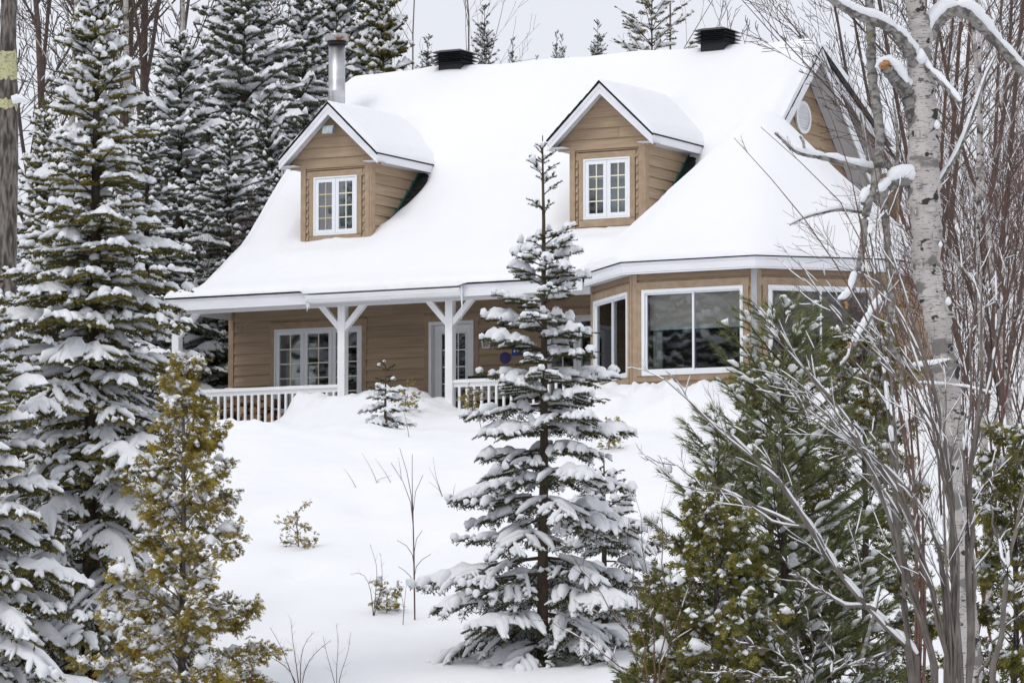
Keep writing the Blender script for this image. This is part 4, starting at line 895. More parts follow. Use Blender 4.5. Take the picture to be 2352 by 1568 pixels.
# ---- white pine: long needles in brushes at the shoot ends
def pine(seed, H, R, n=46, z0=.08):
    rs = np.random.default_rng(seed); wood, leaf, snow = MB(), MB(), MB()
    zz = np.linspace(-.4, H, 10); P = np.stack([0 * zz, 0 * zz, zz], 1)[None]; rad = (.06 * np.clip(1 - zz / H, 0, 1) + .006)[None]; V, Q = sweep(P, rad, rad, 8); wood.add(V, Q)
    wP, wR, A, B, sP, w2 = [], [], [], [], [], []
    for i in range(n):
        th = (i + rs.random()) / n; z = z0 * H + (H * (1 - z0)) * th; az = i * 2.4 + rs.normal(0, .3); L = R * (1 - th) ** .6 * (.7 + .45 * rs.random()) + .15
        f = np.array((math.cos(az), math.sin(az), 0.)); s = np.array((-f[1], f[0], 0)); t = np.linspace(0, 1, 7); e = .15 + .9 * th ** 1.3
        C = np.array((0, 0, z)) + f * (L * t)[:, None] + np.array((0, 0, 1.)) * (L * (math.tan(e) * t * .6 + .28 * t * t))[:, None]; wP.append(C); wR.append((.006 + .009 * L) * (1 - .8 * t))
        m = int(L / .075) + 3
        for j in range(m):
            tb = .25 + .75 * (j + .5) / m; p = np.array([np.interp(tb, t, C[:, q]) for q in range(3)]); hd = (1 if j % 2 else -1) * (.75 - .4 * tb) + rs.normal(0, .15)
            d = f * math.cos(hd) + s * math.sin(hd) + np.array((0, 0, .35 + .3 * rs.random())); d /= np.linalg.norm(d); l = (.30 * L * (1 - tb) + .14) * (.7 + .5 * rs.random()); e2 = p + d * l
            w2.append(np.linspace(p, e2, 2))
            k = max(1, int(l / .12)); q = np.linspace(.15, 1, k + 1)
            for a, b in zip(q[:-1], q[1:]): A.append(p + (e2 - p) * a); B.append(p + (e2 - p) * b)
            if rs.random() < .22: sP.append(np.linspace(p + (e2 - p) * .1, p + (e2 - p) * (.6 + .3 * rs.random()), 6))
    V, Q = sweep(np.array(wP), np.array(wR), np.array(wR), 4); wood.add(V, Q)
    V, Q = sweep(np.array(w2), np.tile([.006, .003], (len(w2), 1)), None, 3); wood.add(V, Q)
    V, T = needles(np.array(A), np.array(B), 34, .10, .0068, .80, rs); leaf.add(V, None, T)
    P = np.array(sP); N = len(P); a = .04 * caps([.3, .9, 1.1, 1, .7, .2]) * (.5 + .9 * rs.random((N, 1))) * (.7 + .6 * rs.random((N, 6))); V, Q = sweep(P, a, a * .75, 6, a * .5 + .02); snow.add(V, Q)
    return wood, leaf, snow
X, Y, z = at_ground(1800, 42); plant('white_pine', pine(51, height_to(745, 42, z), 1.42, 80), (M['bark'], M['pine'], M['snow_tree']), (X, Y, z), "white pine with long brushy needles in front of the turret windows", 'tree')
X, Y, z = at_ground(1650, 41.5); plant('white_pine', pine(52, height_to(1000, 41.5, z), .85, 50), (M['bark'], M['pine'], M['snow_tree']), (X, Y, z), "lower white pine whose left shoots stand against the open snow", 'tree')

# ---- bare hardwoods
def grow(paths, p, d, L, r, lev, maxlev, rs, up=.15, kids=6, wob=.18, ratio=.55, spread=.75, start=.25):
    n = 6; pts = [np.array(p, float)]; d = np.array(d, float) / np.linalg.norm(d)
    for i in range(n - 1):
        d = d + rs.normal(0, wob, 3) * .5 + np.array((0, 0, up * .35)); d /= np.linalg.norm(d); pts.append(pts[-1] + d * L / (n - 1))
    C = np.array(pts); paths.append((C, np.linspace(r, r * .35, n), lev)); branch(paths, C, r, L, lev, maxlev, rs, up, kids, wob, ratio, spread, start)
def branch(paths, C, r, L, lev, maxlev, rs, up=.15, kids=6, wob=.18, ratio=.55, spread=.75, start=.25):
    if lev >= maxlev: return
    n = len(C); 
    for k in range(kids):
        t = start + (1 - start) * (k + rs.random()) / kids; x = t * (n - 1); i = min(int(x), n - 2); p = C[i] + (C[i + 1] - C[i]) * (x - i)
        T = C[i + 1] - C[i]; T = T / (np.linalg.norm(T) + 1e-9); s = rs.normal(size=3); s -= s.dot(T) * T; s /= np.linalg.norm(s)
        d = T * math.cos(spread) + s * math.sin(spread)
        grow(paths, p, d, L * ratio * (1.15 - .7 * t) * (.7 + .6 * rs.random()), max(.0018, r * (1 - .6 * t) * .5), lev + 1, maxlev, rs, up, max(2, kids - 1), wob, ratio, spread, .2)
def hardwood_mesh(paths, rs, psnow=.6, sn=1.0, smin=.007, kmax=7, rmin=0.0, steep=.88):
    wood, snow = MB(), MB(); G = {}
    for C, R, lev in paths:
        G.setdefault((len(C), lev == 0), []).append((C, np.maximum(R, rmin)))
    for (n, b0), L in G.items():
        P = np.array([c for c, _ in L]); R = np.array([r for _, r in L]); V, Q = sweep(P, R, R, kmax if b0 else 3); wood.add(V, Q)
    S = []
    for C, R, lev in paths:
        d = C[-1] - C[0]; l = np.linalg.norm(d)
        if l < .05: continue
        ns = max(1, int(l / (.28 if lev else .4)))
        for i in range(ns):
            if rs.random() > psnow * (1.3, 1.0, .45, .25, .2)[min(lev, 4)]: continue
            a, b = (i + .25 * rs.random()) / ns, (i + .55 + .5 * rs.random()) / ns; b = min(b, 1); x = np.linspace(a, b, 5) * (len(C) - 1)
            P = np.stack([np.interp(x, np.arange(len(C)), C[:, j]) for j in range(3)], 1); rr = np.interp(x, np.arange(len(C)), R); T = P[-1] - P[0]; st = abs(T[2]) / (np.linalg.norm(T) + 1e-9)
            if st > steep + .1 * rs.random(): continue
            S.append((P, (np.maximum(rr * 1.05, smin) * sn) * (.75 + .5 * rs.random())))
    if S:
        P = np.array([s[0] for s in S]); a = np.array([s[1] for s in S]) * caps([.55, .98, 1.0, .98, .5]) * (.85 + .3 * rs.random((len(S), 5))); b = a * .85
        V, Q = sweep(P, a, b, 4, b * .75 + np.array([s[1] for s in S]) * .35); snow.add(V, Q)
    return wood, snow
def bare(name, loc, paths, rs, m, label, cat='tree', group=None, **kw):
    w, s = hardwood_mesh(paths, rs, **kw); return plant(name, (w, s), (m, M['snow_tree']), loc, label, cat, group, names=('branches', 'snow_load'))
def stempath(pts, Y, dY=0.0, n=12):
    """smooth path through photo points at depth Y (dY: how far it leans towards or away along its length)"""
    P = np.array([px(x, y, Y + dY * i / (len(pts) - 1)) for i, (x, y) in enumerate(pts)]); t = np.concatenate([[0], np.cumsum(np.linalg.norm(np.diff(P, axis=0), axis=1))]); q = np.linspace(0, t[-1], n)
    S = np.stack([np.interp(q, t, P[:, j]) for j in range(3)], 1); S[1:-1] = (S[:-2] + 2 * S[1:-1] + S[2:]) / 4; return S, t[-1]

def stems(label, name, base, Y, specs, m, seed, kids=9, maxlev=3, sub=1, cat='shrub', tl=.42, **kw):
    rs = np.random.default_rng(seed); paths = []
    bx, by = px(base, 1560, Y)[0], Y; bz = gz(bx, by)
    if sub > 1:
        rj = random.Random(seed); specs = specs + [([(x + (ox_ := rj.uniform(-60, 45)) * min(1, i / 3) + rj.uniform(-8, 8), y + rj.uniform(-45, 45) * min(1, i / 3)) for i, (x, y) in enumerate(p_)], a_ * rj.uniform(.45, .7), b_, c_ + rj.uniform(-.5, .5)) for _ in range(sub - 1) for p_, a_, b_, c_ in specs]
    for pts, r0, r1, dY in specs:
        S, L = stempath(pts, Y, dY)
        if pts[0][1] > 1440: S = np.concatenate([[np.array((bx + rs.normal(0, .12), by + rs.normal(0, .1), bz - .1))], S])[:]; 
        S = S[:12] if len(S) == 12 else np.stack([np.interp(np.linspace(0, 1, 12), np.linspace(0, 1, len(S)), S[:, j]) for j in range(3)], 1)
        S = S + np.concatenate([np.zeros((1, 3)), rs.normal(0, .012, (11, 3))]); paths.append((S, np.linspace(r0, r1, 12), 0))
        branch(paths, S, r0 * .75, min(L * tl, 1.5), 0, maxlev, rs, .10, kids, .16, .5, .55, .25)
    off = np.array((bx, by, bz)); paths = [(C - off, R, l) for C, R, l in paths]
    return bare(name, tuple(off), paths, rs, m, label, cat, **kw)
stems("grey-brown maple clump whose thick stem leans far left under a snow ridge", 'maple_shrub', 2110, 35, [
    ([(2105, 1507), (2080, 1471), (2008, 1405), (1947, 1343), (1890, 1267), (1844, 1200), (1803, 1113), (1716, 1031), (1598, 939), (1557, 892)], .034, .004, .5),
    ([(1854, 1210), (1777, 1185), (1690, 1138), (1624, 1108), (1485, 1044)], .014, .003, .3), ([(2013, 1400), (1931, 1384), (1860, 1343), (1803, 1287)], .016, .004, .2),
    ([(2090, 1502), (2070, 1354), (2049, 1072), (2034, 893), (2018, 720), (2006, 560)], .038, .008, .8)], M['twig'], 61, 7, 2, sub=2, psnow=.75, sn=1.2, smin=.005)
stems("dense clump of long grey stems fanning up-left in front of the birch", 'maple_shrub', 2175, 34, [
    ([(2152, 1533), (2111, 1369), (2059, 1226), (2008, 1092), (1947, 969), (1880, 867), (1788, 790), (1735, 720)], .027, .004, .4),
    ([(2177, 1523), (2136, 1328), (2085, 1174), (2024, 1051), (1931, 980), (1860, 913), (1778, 862)], .024, .004, -.3),
    ([(2180, 1520), (2170, 1330), (2162, 1200), (2095, 1123), (1982, 1031), (1911, 985), (1829, 933), (1783, 862)], .022, .004, .5),
    ([(2198, 1492), (2193, 1277), (2177, 1051), (2157, 918), (2111, 764), (2050, 600), (2030, 480)], .030, .004, .5),
    ([(2190, 1500), (2186, 1200), (2177, 980), (2085, 898), (1982, 795), (1900, 700), (1830, 600)], .020, .003, .2),
    ([(2229, 1507), (2234, 1277), (2229, 1072), (2254, 918), (2254, 764), (2262, 600)], .030, .006, .6)], M['twig'], 62, 6, 2, sub=3, psnow=.6, sn=1.15, smin=.0045)
stems("thin red-budded saplings rising left of the birch across the turret roof", 'red_maple_sapling', 2080, 36, [
    ([(2120, 1480), (2110, 1200), (2070, 900), (1960, 680), (1885, 544), (1847, 487), (1776, 428), (1715, 350), (1690, 315)], .016, .0025, .3),
    ([(2110, 1470), (2100, 1150), (2060, 900), (1990, 650), (1967, 469), (1952, 337), (1915, 277), (1863, 157)], .016, .0025, -.3),
    ([(2100, 1470), (2105, 1150), (2080, 800), (2000, 600), (1941, 465), (1829, 360), (1746, 289)], .015, .0025, .5),
    ([(2130, 1470), (2120, 1150), (2095, 850), (2040, 600), (2010, 420), (1995, 260), (1960, 150)], .015, .0025, .5)], M['twig_red'], 63, 6, 2, tl=.12, psnow=.12, sn=.9, smin=.004)
stems("forked grey sapling with snow in its crotches at the right edge", 'maple_shrub', 2290, 33.5, [
    ([(2285, 1533), (2310, 1379), (2321, 1256), (2341, 1174), (2375, 1050), (2390, 900)], .028, .006, .3), ([(2310, 1300), (2290, 1235), (2275, 1160), (2280, 1080)], .014, .004, .3),
    ([(2250, 1560), (2275, 1480), (2320, 1430), (2370, 1390)], .014, .004, .2)], M['twig'], 64, 7, 3, psnow=.65, sn=1.15, smin=.005)
stems("red-stemmed osier shrub fanning up before the middle spruce's lower right", 'osier_shrub', 1480, 40, [
    ([(1480, 1560), (1440, 1450), (1370, 1350), (1290, 1250)], .009, .002, .2), ([(1490, 1560), (1470, 1420), (1450, 1300), (1440, 1190)], .009, .002, .2), ([(1500, 1560), (1500, 1400), (1480, 1250), (1460, 1140)], .009, .002, -.2),
    ([(1510, 1560), (1530, 1400), (1520, 1250), (1525, 1120)], .009, .002, .2), ([(1520, 1560), (1560, 1430), (1590, 1330), (1600, 1250)], .008, .002, .2), ([(1470, 1560), (1390, 1500), (1310, 1450), (1240, 1420)], .007, .002, .2),
    ([(1500, 1560), (1545, 1460), (1570, 1380), (1660, 1300)], .007, .002, .3)], M['twig_red'], 65, 6, 2, psnow=.15, smin=.007)
stems("low tangle of frosted twigs along the bottom right edge", 'brush', 1850, 35, [
    ([(1850, 1560), (1800, 1510), (1740, 1480), (1690, 1470)], .009, .003, .3), ([(1870, 1560), (1830, 1490), (1790, 1440), (1760, 1400)], .009, .003, -.2), ([(1900, 1560), (1920, 1500), (1900, 1440), (1880, 1390)], .009, .003, .2),
    ([(1880, 1565), (1960, 1520), (2040, 1500), (2100, 1490)], .009, .003, .1), ([(1840, 1565), (1760, 1550), (1690, 1540), (1620, 1545)], .009, .003, .1), ([(1860, 1565), (1870, 1470), (1850, 1400), (1850, 1340)], .008, .002, .2)], M['twig'], 66, 10, 3, psnow=.7, smin=.006, sn=1.1)
# ---- the birch: trunk and every limb by hand, each limb a part
BY = 38.0
def limb(pts, r, dY=0.0, n=14): S, L = stempath(pts, BY, dY, n); return S, 1.0 * np.interp(np.linspace(0, 1, n), np.linspace(0, 1, len(r)), r)
bxz = px(2215, 1560, BY); boff = np.array((bxz[0], BY, gz(bxz[0], BY)))
birch = empty('birch_tree', tuple(boff)); tag(birch, "old white birch with broken, snow-capped limbs on the right", "tree")
def tube_obj(S, R, name, m, k=12, rough=.0, seed=0):
    rs = np.random.default_rng(seed + 77); n = len(S); n2 = n * 4; q = np.linspace(0, n - 1, n2); P = np.stack([np.interp(q, np.arange(n), S[:, j]) for j in range(3)], 1); P[1:-1] = (P[:-2] + 2 * P[1:-1] + P[2:]) / 4
    rr = np.interp(q, np.arange(n), R) * (1 + rough * rs.normal(0, 1, n2)); V, Q = sweep((P - boff)[None], rr[None], rr[None], k); V = V + rs.normal(0, rough * rr.mean() * .35, V.shape)
    base = len(V); mb = MB().add(V, Q); 
    for ring, c in ((0, P[0]), (n2 - 1, P[-1])): mb.add([*V[ring * k:(ring + 1) * k], c - boff], None, [((i + 1) % k, i, k) if ring == 0 else (i, (i + 1) % k, k) for i in range(k)])
    return mb.obj(name, m, birch, True)
tp = [(2112, -160), (2108, 0), (2106, 86), (2114, 180), (2116, 262), (2120, 356), (2125, 469), (2130, 585), (2150, 709), (2172, 844), (2188, 949), (2196, 1080), (2203, 1236), (2214, 1363), (2222, 1471), (2226, 1600), (2228, 1800)]
S, R = limb(tp, [.07, .085, .095, .13, .15, .15, .135, .125, .115, .11, .11, .112, .115, .12, .125, .14, .16], 0, 34)
S = S + np.concatenate([[(0, 0, 0)], np.random.default_rng(3).normal(0, .014, (len(S) - 1, 3))]); S0, R0 = S, R; tube_obj(S, R, 'trunk', M['birch'], 16, .07, 1)
LIMBS = [([(2114, 185), (2099, 142), (2084, 105), (2054, 71), (2016, 49), (1979, 41), (1941, 22), (1908, 0), (1870, -30)], [.062, .055, .045, .04, .035, .03], -.6, 1.5),
 ([(2112, 130), (2129, 86), (2159, 37), (2181, 19), (2223, 22), (2260, 71), (2298, 109), (2335, 150), (2380, 200)], [.065, .06, .05, .04, .035], .5, 1.7),
 ([(2106, 285), (2084, 215), (2054, 176), (2037, 152)], [.085, .075, .07, .064], -.2, 1.1),
 ([(2108, 130), (2136, 165), (2174, 199), (2204, 238)], [.03, .028, .024, .022], -.4, 1.5),
 ([(1994, -40), (2001, 56), (2000, 150), (2009, 225), (2024, 300), (2020, 375), (2005, 450), (1979, 487), (1984, 560)], [.036, .04, .045, .045, .05, .045, .04, .04, .04], -.3, 1.2),
 ([(1984, 553), (1973, 613), (1958, 664), (1946, 688), (1925, 694)], [.034, .03, .027, .024], -.2, 2.0),
 ([(2013, 394), (1960, 382), (1904, 364), (1848, 356), (1821, 349), (1799, 322), (1780, 306)], [.034, .03, .026, .022, .018, .014, .01], -.5, 1.5),
 ([(2115, 440), (2103, 424), (2073, 409), (2046, 424), (2028, 450), (1998, 442), (1984, 470)], [.06, .052, .05, .045, .04, .036], -.25, 1.9),
 ([(2125, 455), (2148, 431), (2174, 394), (2204, 345), (2241, 244), (2260, 180), (2290, 124)], [.024, .022, .02, .017, .013, .009], .4, 1.0),
 ([(2028, 450), (2036, 520), (2039, 559), (2042, 619), (2051, 673), (2045, 733), (2036, 769), (2051, 814), (2069, 841), (2108, 850), (2144, 841), (2183, 829)], [.036, .036, .035, .033, .03, .028, .026, .025, .024, .022, .016], -.3, 1.6),
 ([(2051, 673), (2024, 694), (2000, 721), (1985, 754), (1967, 778), (1962, 790)], [.03, .028, .026, .024, .022], -.5, 1.9),
 ([(1952, 790), (1949, 817), (1930, 838)], [.012, .010, .008], -.5, 1.3),
 ([(2000, 400), (1990, 356), (1983, 300), (1975, 259)], [.015, .014, .012, .008], -.2, 1.1),
 ([(2062, 410), (2060, 394), (2062, 300), (2050, 225)], [.016, .015, .012, .008], -.2, 1.0),
 ([(1979, 487), (1926, 480), (1878, 491), (1840, 502), (1814, 517)], [.018, .016, .013, .011, .008], -.4, 1.2),
 ([(1848, 352), (1845, 325), (1838, 315)], [.012, .012, .010], -.5, 1.2), ([(2069, 845), (2075, 930), (2085, 990), (2095, 1040)], [.014, .012, .010, .007], -.4, 1.0),
 ([(2108, 880), (2180, 884), (2240, 892), (2285, 905)], [.010, .009, .008, .006], -.5, 1.3), ([(2000, 905), (1998, 870), (2005, 850)], [.008, .008, .006], -.3, 1),
 ([(1978, 1515), (2010, 1400), (2020, 1350), (2022, 1340)], [.02, .019, .018, .017], .2, 1.0)]
snowb = MB(); rsb = np.random.default_rng(5); tw = []
for i, (pts, r, dY, sn) in enumerate(LIMBS):
    S, R = limb(pts, r, dY); tube_obj(S, R, 'limb', M['limb'] if max(r) > .012 else M['birch'], 10, .11, i)
    n = len(S); a = 0
    while a < n - 2:                                                    # runs of snow along the flat stretches
        b = min(n - 1, a + rsb.integers(3, 7)); d = S[b] - S[a]; st = abs(d[2]) / np.linalg.norm(d)
        if st < .93 and rsb.random() < .93:
            k = 9; x = np.linspace(max(0, a - .3), min(n - 1, b + .3), k); P = np.stack([np.interp(x, np.arange(n), S[:, j]) for j in range(3)], 1) - boff; rr = np.interp(x, np.arange(n), R)
            w_ = rr * (.80 + .35 * sn * (1 - st * .6)) * caps([.4, .85, 1, 1.08, 1.05, 1, .95, .8, .3])[0] * (.8 + .4 * rsb.random(k)); hh = rr * (.55 + .5 * sn * (1 - st * .7)) * (.8 + .4 * rsb.random(k)) * caps([.4, .85, 1, 1.1, 1.05, 1, .95, .8, .3])[0] + .004
            V, Q = sweep(P[None], w_[None], hh[None], 10, (rr * .75 + hh * .45)[None]); snowb.add(V, Q)
        a = b
    if i in (1, 4, 6, 8, 9, 14): branch(tw, S, min(.008, R[-1]), .35, 0, 2, rsb, .1, 4, .2, .55, .8, .2)
for q_ in ((2035, 150),):                                               # cap on the big broken stub
    P = px(*q_, BY - .2) - boff; V, Q = sweep(np.array([[P + np.array((dx, 0, dz)) for dx, dz in ((-.09, -.03), (-.05, .03), (.02, .05), (.10, .0), (.16, -.08), (.2, -.16))]]), caps([.03, .075, .085, .075, .05, .015]), caps([.02, .045, .05, .05, .04, .015]), 9); snowb.add(V, Q)
for q_, rr in (((2116, 128), .05), ((2152, 285), .03), ((2160, 560), .02), ((2178, 690), .028)):
    P = px(*q_, BY - .12) - boff; V, Q = sweep(np.array([[P + np.array((0, 0, z)) for z in np.linspace(-1.6 * rr, 1.3 * rr, 6)]]), rr * caps([.3, .9, 1.1, .9, .6, .2]), rr * caps([.3, .9, 1.1, .9, .6, .2]), 8); snowb.add(V, Q)
o = snowb.obj('snow_load', M['snow_tree'], birch, True); o['kind'] = 'stuff'
tw = [(C - boff, R_, 1) for C, R_, l in tw if l > 0]; w_, s_ = hardwood_mesh(tw, rsb, .25, 1, .006)
o = w_.obj('twigs', M['twig_dark'], birch, True); o['kind'] = 'stuff'
for q_, r_ in (((2033, 147), .058), ((1999, 40), .04), ((1946, 700), .02), ((1962, 786), .02), ((1951, 792), .012)):
    P = px(*q_, BY - .25) - boff; V, Q = sweep(np.array([[P + np.array((-.01, -.01, -.03)), P, P + np.array((-.015, -.02, .02)), P + np.array((-.02, -.02, .03))]]), r_ * caps([.9, 1, .8, .1]), r_ * caps([.9, 1, .7, .1]), 9); V = V + rsb.normal(0, r_ * .12, V.shape)
    MB().add(V, Q).obj('broken_end', M['broken'], birch)

fl_ = MB(); rq = np.random.default_rng(15)                              # curls of peeling bark
for i in range(46):
    y = rq.uniform(60, 1050); j = int(np.argmin(np.abs(S0[:, 2] - px(2130, y, BY)[2]))); c = S0[j] - boff; r_ = R0[j]; a0_ = rq.uniform(-2.9, -.25); w_ = rq.uniform(.25, .7); hh = rq.uniform(.015, .05); n = 6; V = []
    for k in range(n):
        a_ = a0_ + w_ * k / (n - 1); rr_ = r_ * 1.02 + .035 * (k / (n - 1)) ** 2 * rq.uniform(.4, 1.3); V += [c + np.array((rr_ * math.cos(a_), rr_ * math.sin(a_), -hh)), c + np.array((rr_ * math.cos(a_), rr_ * math.sin(a_), hh * rq.uniform(.5, 1)))]
    fl_.add(V, [(2 * k, 2 * k + 2, 2 * k + 3, 2 * k + 1) for k in range(n - 1)])
o = fl_.obj('bark_curls', M['birch'], birch); o['kind'] = 'stuff'

# ---- far-left hardwood trunk with a lichen square
X, Y, z = at_ground(14, 60); t0_ = np.array((X, Y, z)); tt = empty('hardwood_tree', (X, Y, z)); tag(tt, "thick grey trunk at the left edge with a pale yellow lichen square", "tree")
P = np.array([px(x, y, 60) for x, y in ((22, -60), (18, 60), (20, 200), (18, 380), (14, 600), (10, 800), (6, 1000), (2, 1200))]); P = np.concatenate([P, [P[-1] * np.array((1, 1, 0)) + np.array((0, 0, z - .3))]])[::-1] - t0_
q = np.linspace(0, 1, 40); P = np.stack([np.interp(q, np.linspace(0, 1, len(P)), P[:, j]) for j in range(3)], 1); rr = np.interp(q, [0, .1, .5, .72, .76, 1], [.22, .17, .155, .145, .125, .11]); rs = np.random.default_rng(9)
V, Q = sweep(P[None], rr[None], rr[None], 20); V = V + rs.normal(0, .006, V.shape); MB().add(V, Q).obj('trunk', M['grey_bark'], tt, True)
def patch(y0, y1, half, m, name, lift):                                   # curved skin lying on the trunk
    mb = MB(); n = 10; th = np.linspace(-half, half, n) - math.pi / 2; V = []
    for y in np.linspace(y0, y1, 6):
        c = px(19 + (y < 200), y, 60) - t0_; r_ = np.interp(c[2], P[:, 2], rr) + lift; V += [(np.interp(c[2], P[:, 2], P[:, 0]) + r_ * math.cos(a), np.interp(c[2], P[:, 2], P[:, 1]) + r_ * math.sin(a), c[2] + .02 * rs.normal()) for a in th]
    mb.add(V, [(i * n + j, i * n + j + 1, (i + 1) * n + j + 1, (i + 1) * n + j) for i in range(5) for j in range(n - 1)]).obj(name, m, tt, True)
patch(182, 120, 1.25, M['lichen'], 'lichen_patch', .012); patch(252, 232, 1.2, M['lichen'], 'lichen_patch', .012)
c = px(44, 236, 59.8) - t0_; V, Q = sweep(np.array([[c + np.array((dx, 0, dz)) for dx, dz in ((-.10, .02), (-.03, .04), (.04, .03), (.12, .0))]]), caps([.03, .06, .06, .02]), caps([.06, .07, .05, .02]), 8, .02); MB().add(V, Q).obj('snow_ledge', M['snow_tree'], tt, True)

# ---- the forest behind
FM = (M['bark'], M['needle_hazed'], M['snow_tree']); FO = (M['bark'], M['needle_olive'], M['snow_tree'])
KW = dict(spacing=.55, per=6, z0=.04, twig=.19, lead=.7, nd=6, ln=.064, wd=.038, sw=.068, psnow=.85, p2=.38, sk=4, pad=.45, tr=.13, lmax=.9, fill=4, fillz=.05)
PR = []
for sd, H, R, sh, dr, m in ((101, 10, 2.5, .75, .42, FM), (102, 10, 2.1, .8, .5, FM), (103, 10, 2.9, .7, .38, FM), (104, 10, 1.7, .7, .3, FO)):
    PR.append((conifer(sd, H, R, shape=sh, droop=dr, **KW), m))
# a scruffy young pine for the ridge line and small far spruces
PRM = []
def far_tree(k, x, ytop, Y, label, wide=1.0, name='spruce_tree', group='conifers of the forest behind the house', rz=None):
    X, Y, z = at_ground(x, Y); H = height_to(ytop, Y, z); s = H / 10
    if k not in FIRST:
        r = plant(name, PR[k][0], PR[k][1], (X, Y, z), label, 'tree', group); r.scale = (s * wide, s * wide, s); FIRST[k] = r; r.rotation_euler = (0, 0, rz or 0.0)
    else:
        r = copy_tree(FIRST[k], (X, Y, z), rz if rz is not None else (x * .37 + k) % 6.28, s * wide, s); tag(r, label, 'tree', group)
    return r
FIRST = {}
FAR = [(0, 408, 60, 84, "snowy forest spruce with its pale tip just right of the big olive spruce", .95), (2, 560, -90, 92, "very tall forest conifer left of the chimney, its top beyond the frame", .8),
 (1, 530, -160, 99, "dark tall conifer between the bare maples and the chimney trees", .9), (1, 690, -40, 96, "snowy conifer directly left of the steel chimney pipe", .9), (2, 775, -130, 100, "tall snowy conifer rising right behind the chimney pipe", .62),
 (3, 868, -60, 99, "narrow olive conifer just right of the chimney at the roof's end", .85), (3, 92, 225, 78, "olive-tinted conifer beside the lichen-marked trunk on the left", .9), (1, 330, 250, 80, "bushy snowy conifer hidden behind the big olive spruce's right side", 1.1),
 (0, 520, 250, 82, "mid-height conifer leaning on the left dormer's roofline", 1.0), (2, 610, 215, 88, "dense snowy conifer whose boughs meet the left roof edge", .8), (0, 255, 420, 74, "low snowy conifer behind the big olive spruce's lower left", 1.05),
 (1, 455, 430, 83, "low snow-draped conifer above the porch roof's left corner", 1.0), (0, 20, 520, 72, "dark conifer behind the lichen trunk at the left edge", 1.0), (1, 640, 380, 86, "short conifer tucked behind the roof's left slope", .9),
 (0, 500, 690, 92, "small conifer seen beneath the porch roof beside the left wall", 1.1), (3, 180, 330, 88, "slim conifer filling the gap behind the big olive spruce's trunk", 1.1),
 (1, 735, 60, 104, "conifer peeking between the chimney and the forest's tall pair", .8), (3, 826, 10, 107, "slim conifer half hidden behind the olive one at the roof's end", .9)]
for k, x, yt, Y, lb, wd_ in FAR: far_tree(k, x, yt, Y, lb, wd_ * (1.25 if yt < 100 else 1.15))
# smaller, sparser trees showing their tops over the ridge
KS = dict(spacing=.42, per=5, z0=.05, twig=.15, lead=.8, nd=8, ln=.05, wd=.02, sw=.05, psnow=.35, p2=.12, pad=.35, tr=.07, lmax=.7, fill=3, fillz=.3)
PR.append((conifer(105, 10, 1.9, shape=.85, droop=.2, e_top=1.0, e_bot=.1, **KS), FM)); PR.append((conifer(106, 10, 2.6, shape=.55, droop=.05, e_top=.9, e_bot=.35, **{**KS, 'spacing': .6, 'twig': .2, 'per': 4, 'fill': 0}), FO))
for k, x, yt, Y, wd_, lb in ((4, 982, 84, 112, .95, "small sparse conifer just left of the left roof vent"), (4, 1112, 12, 110, .8, "tallest conifer tip over the ridge, right of the left roof vent"), (4, 1178, 88, 118, .55, "slim brownish conifer tip over the ridge between two taller ones"),
        (4, 1233, 128, 122, .5, "barely showing conifer leader over the middle of the ridge"), (4, 1280, 72, 120, .5, "thin conifer leader of the close pair over the ridge"), (4, 1292, 80, 120.6, .5, "thin companion leader of the close pair over the ridge"),
        (4, 1375, 48, 116, .75, "neat triangular conifer tip over the ridge above the right dormer"), (5, 1500, -50, 112, 1.0, "wide open-branched pine over the ridge left of the right vent")):
    far_tree(k, x, yt, Y, lb, wd_, 'pine_tree' if k == 5 else 'spruce_tree', 'conifer tops over the ridge')
# trees across from the house, out of frame to the left: the windows mirror them
for i, (x, y, h, k) in enumerate(((-37, 43, 16, 0), (-41, 37, 17, 2), (-45, 45, 18, 1), (-39, 48, 16, 2), (-47, 39, 18, 0), (-50, 50, 18, 1), (-44, 33, 17, 2), (-53, 43, 19, 0), (-34, 46, 13, 1), (-57, 36, 19, 2), (34, 33, 15, 0), (38, 27, 16, 2), (42, 31, 17, 1), (36, 22, 16, 0))):
    s = h / 10; r = copy_tree(FIRST[k], (x, y, gz(x, y)), i * 1.3, s, s); tag(r, "snowy conifer across the yard, mirrored in the front windows", 'tree', 'conifers across the yard')

# bare hardwoods of the forest
def wild(seed, H, r, lev=3, kids=7, lean=0.0, spread=.6, ratio=.5, multi=1):
    rs = np.random.default_rng(seed); p = []
    for m_ in range(multi): grow(p, (0, 0, -.2), (lean + rs.normal(0, .11 * (multi > 1)), rs.normal(0, .05 + .1 * (multi > 1)), 1), H * (1 if m_ == 0 else rs.uniform(.6, 1)), r * (1 if m_ == 0 else .8), 0, lev, rs, .10, kids, .07, ratio, spread, .28); return p, rs
HW = {}
def hw_mesh(key, seed, H, r, m, **kw):
    sn = kw.pop('psnow', .25); sm_ = kw.pop('smin', .016); rm = kw.pop('rmin', .006); p, rs = wild(seed, H, r, **kw); w, s = hardwood_mesh(p, rs, sn, 1.0, sm_, 6, rm)
    HW[key] = (w.mesh('branches', m, True), s.mesh('snow_load', M['snow_tree'], True) if s.n else None)
def hw(key, x, ybase_Y, H10, label, group, rz, cat='tree', name='bare_tree'):
    X, Y, z = at_ground(x, ybase_Y); r = empty(name, (X, Y, z), rz); r.scale = (H10,) * 3; a, b = HW[key]
    o = link('branches', a, r); o['kind'] = 'stuff'
    if b: o = link('snow_load', b, r); o['kind'] = 'stuff'
    tag(r, label, cat, group)
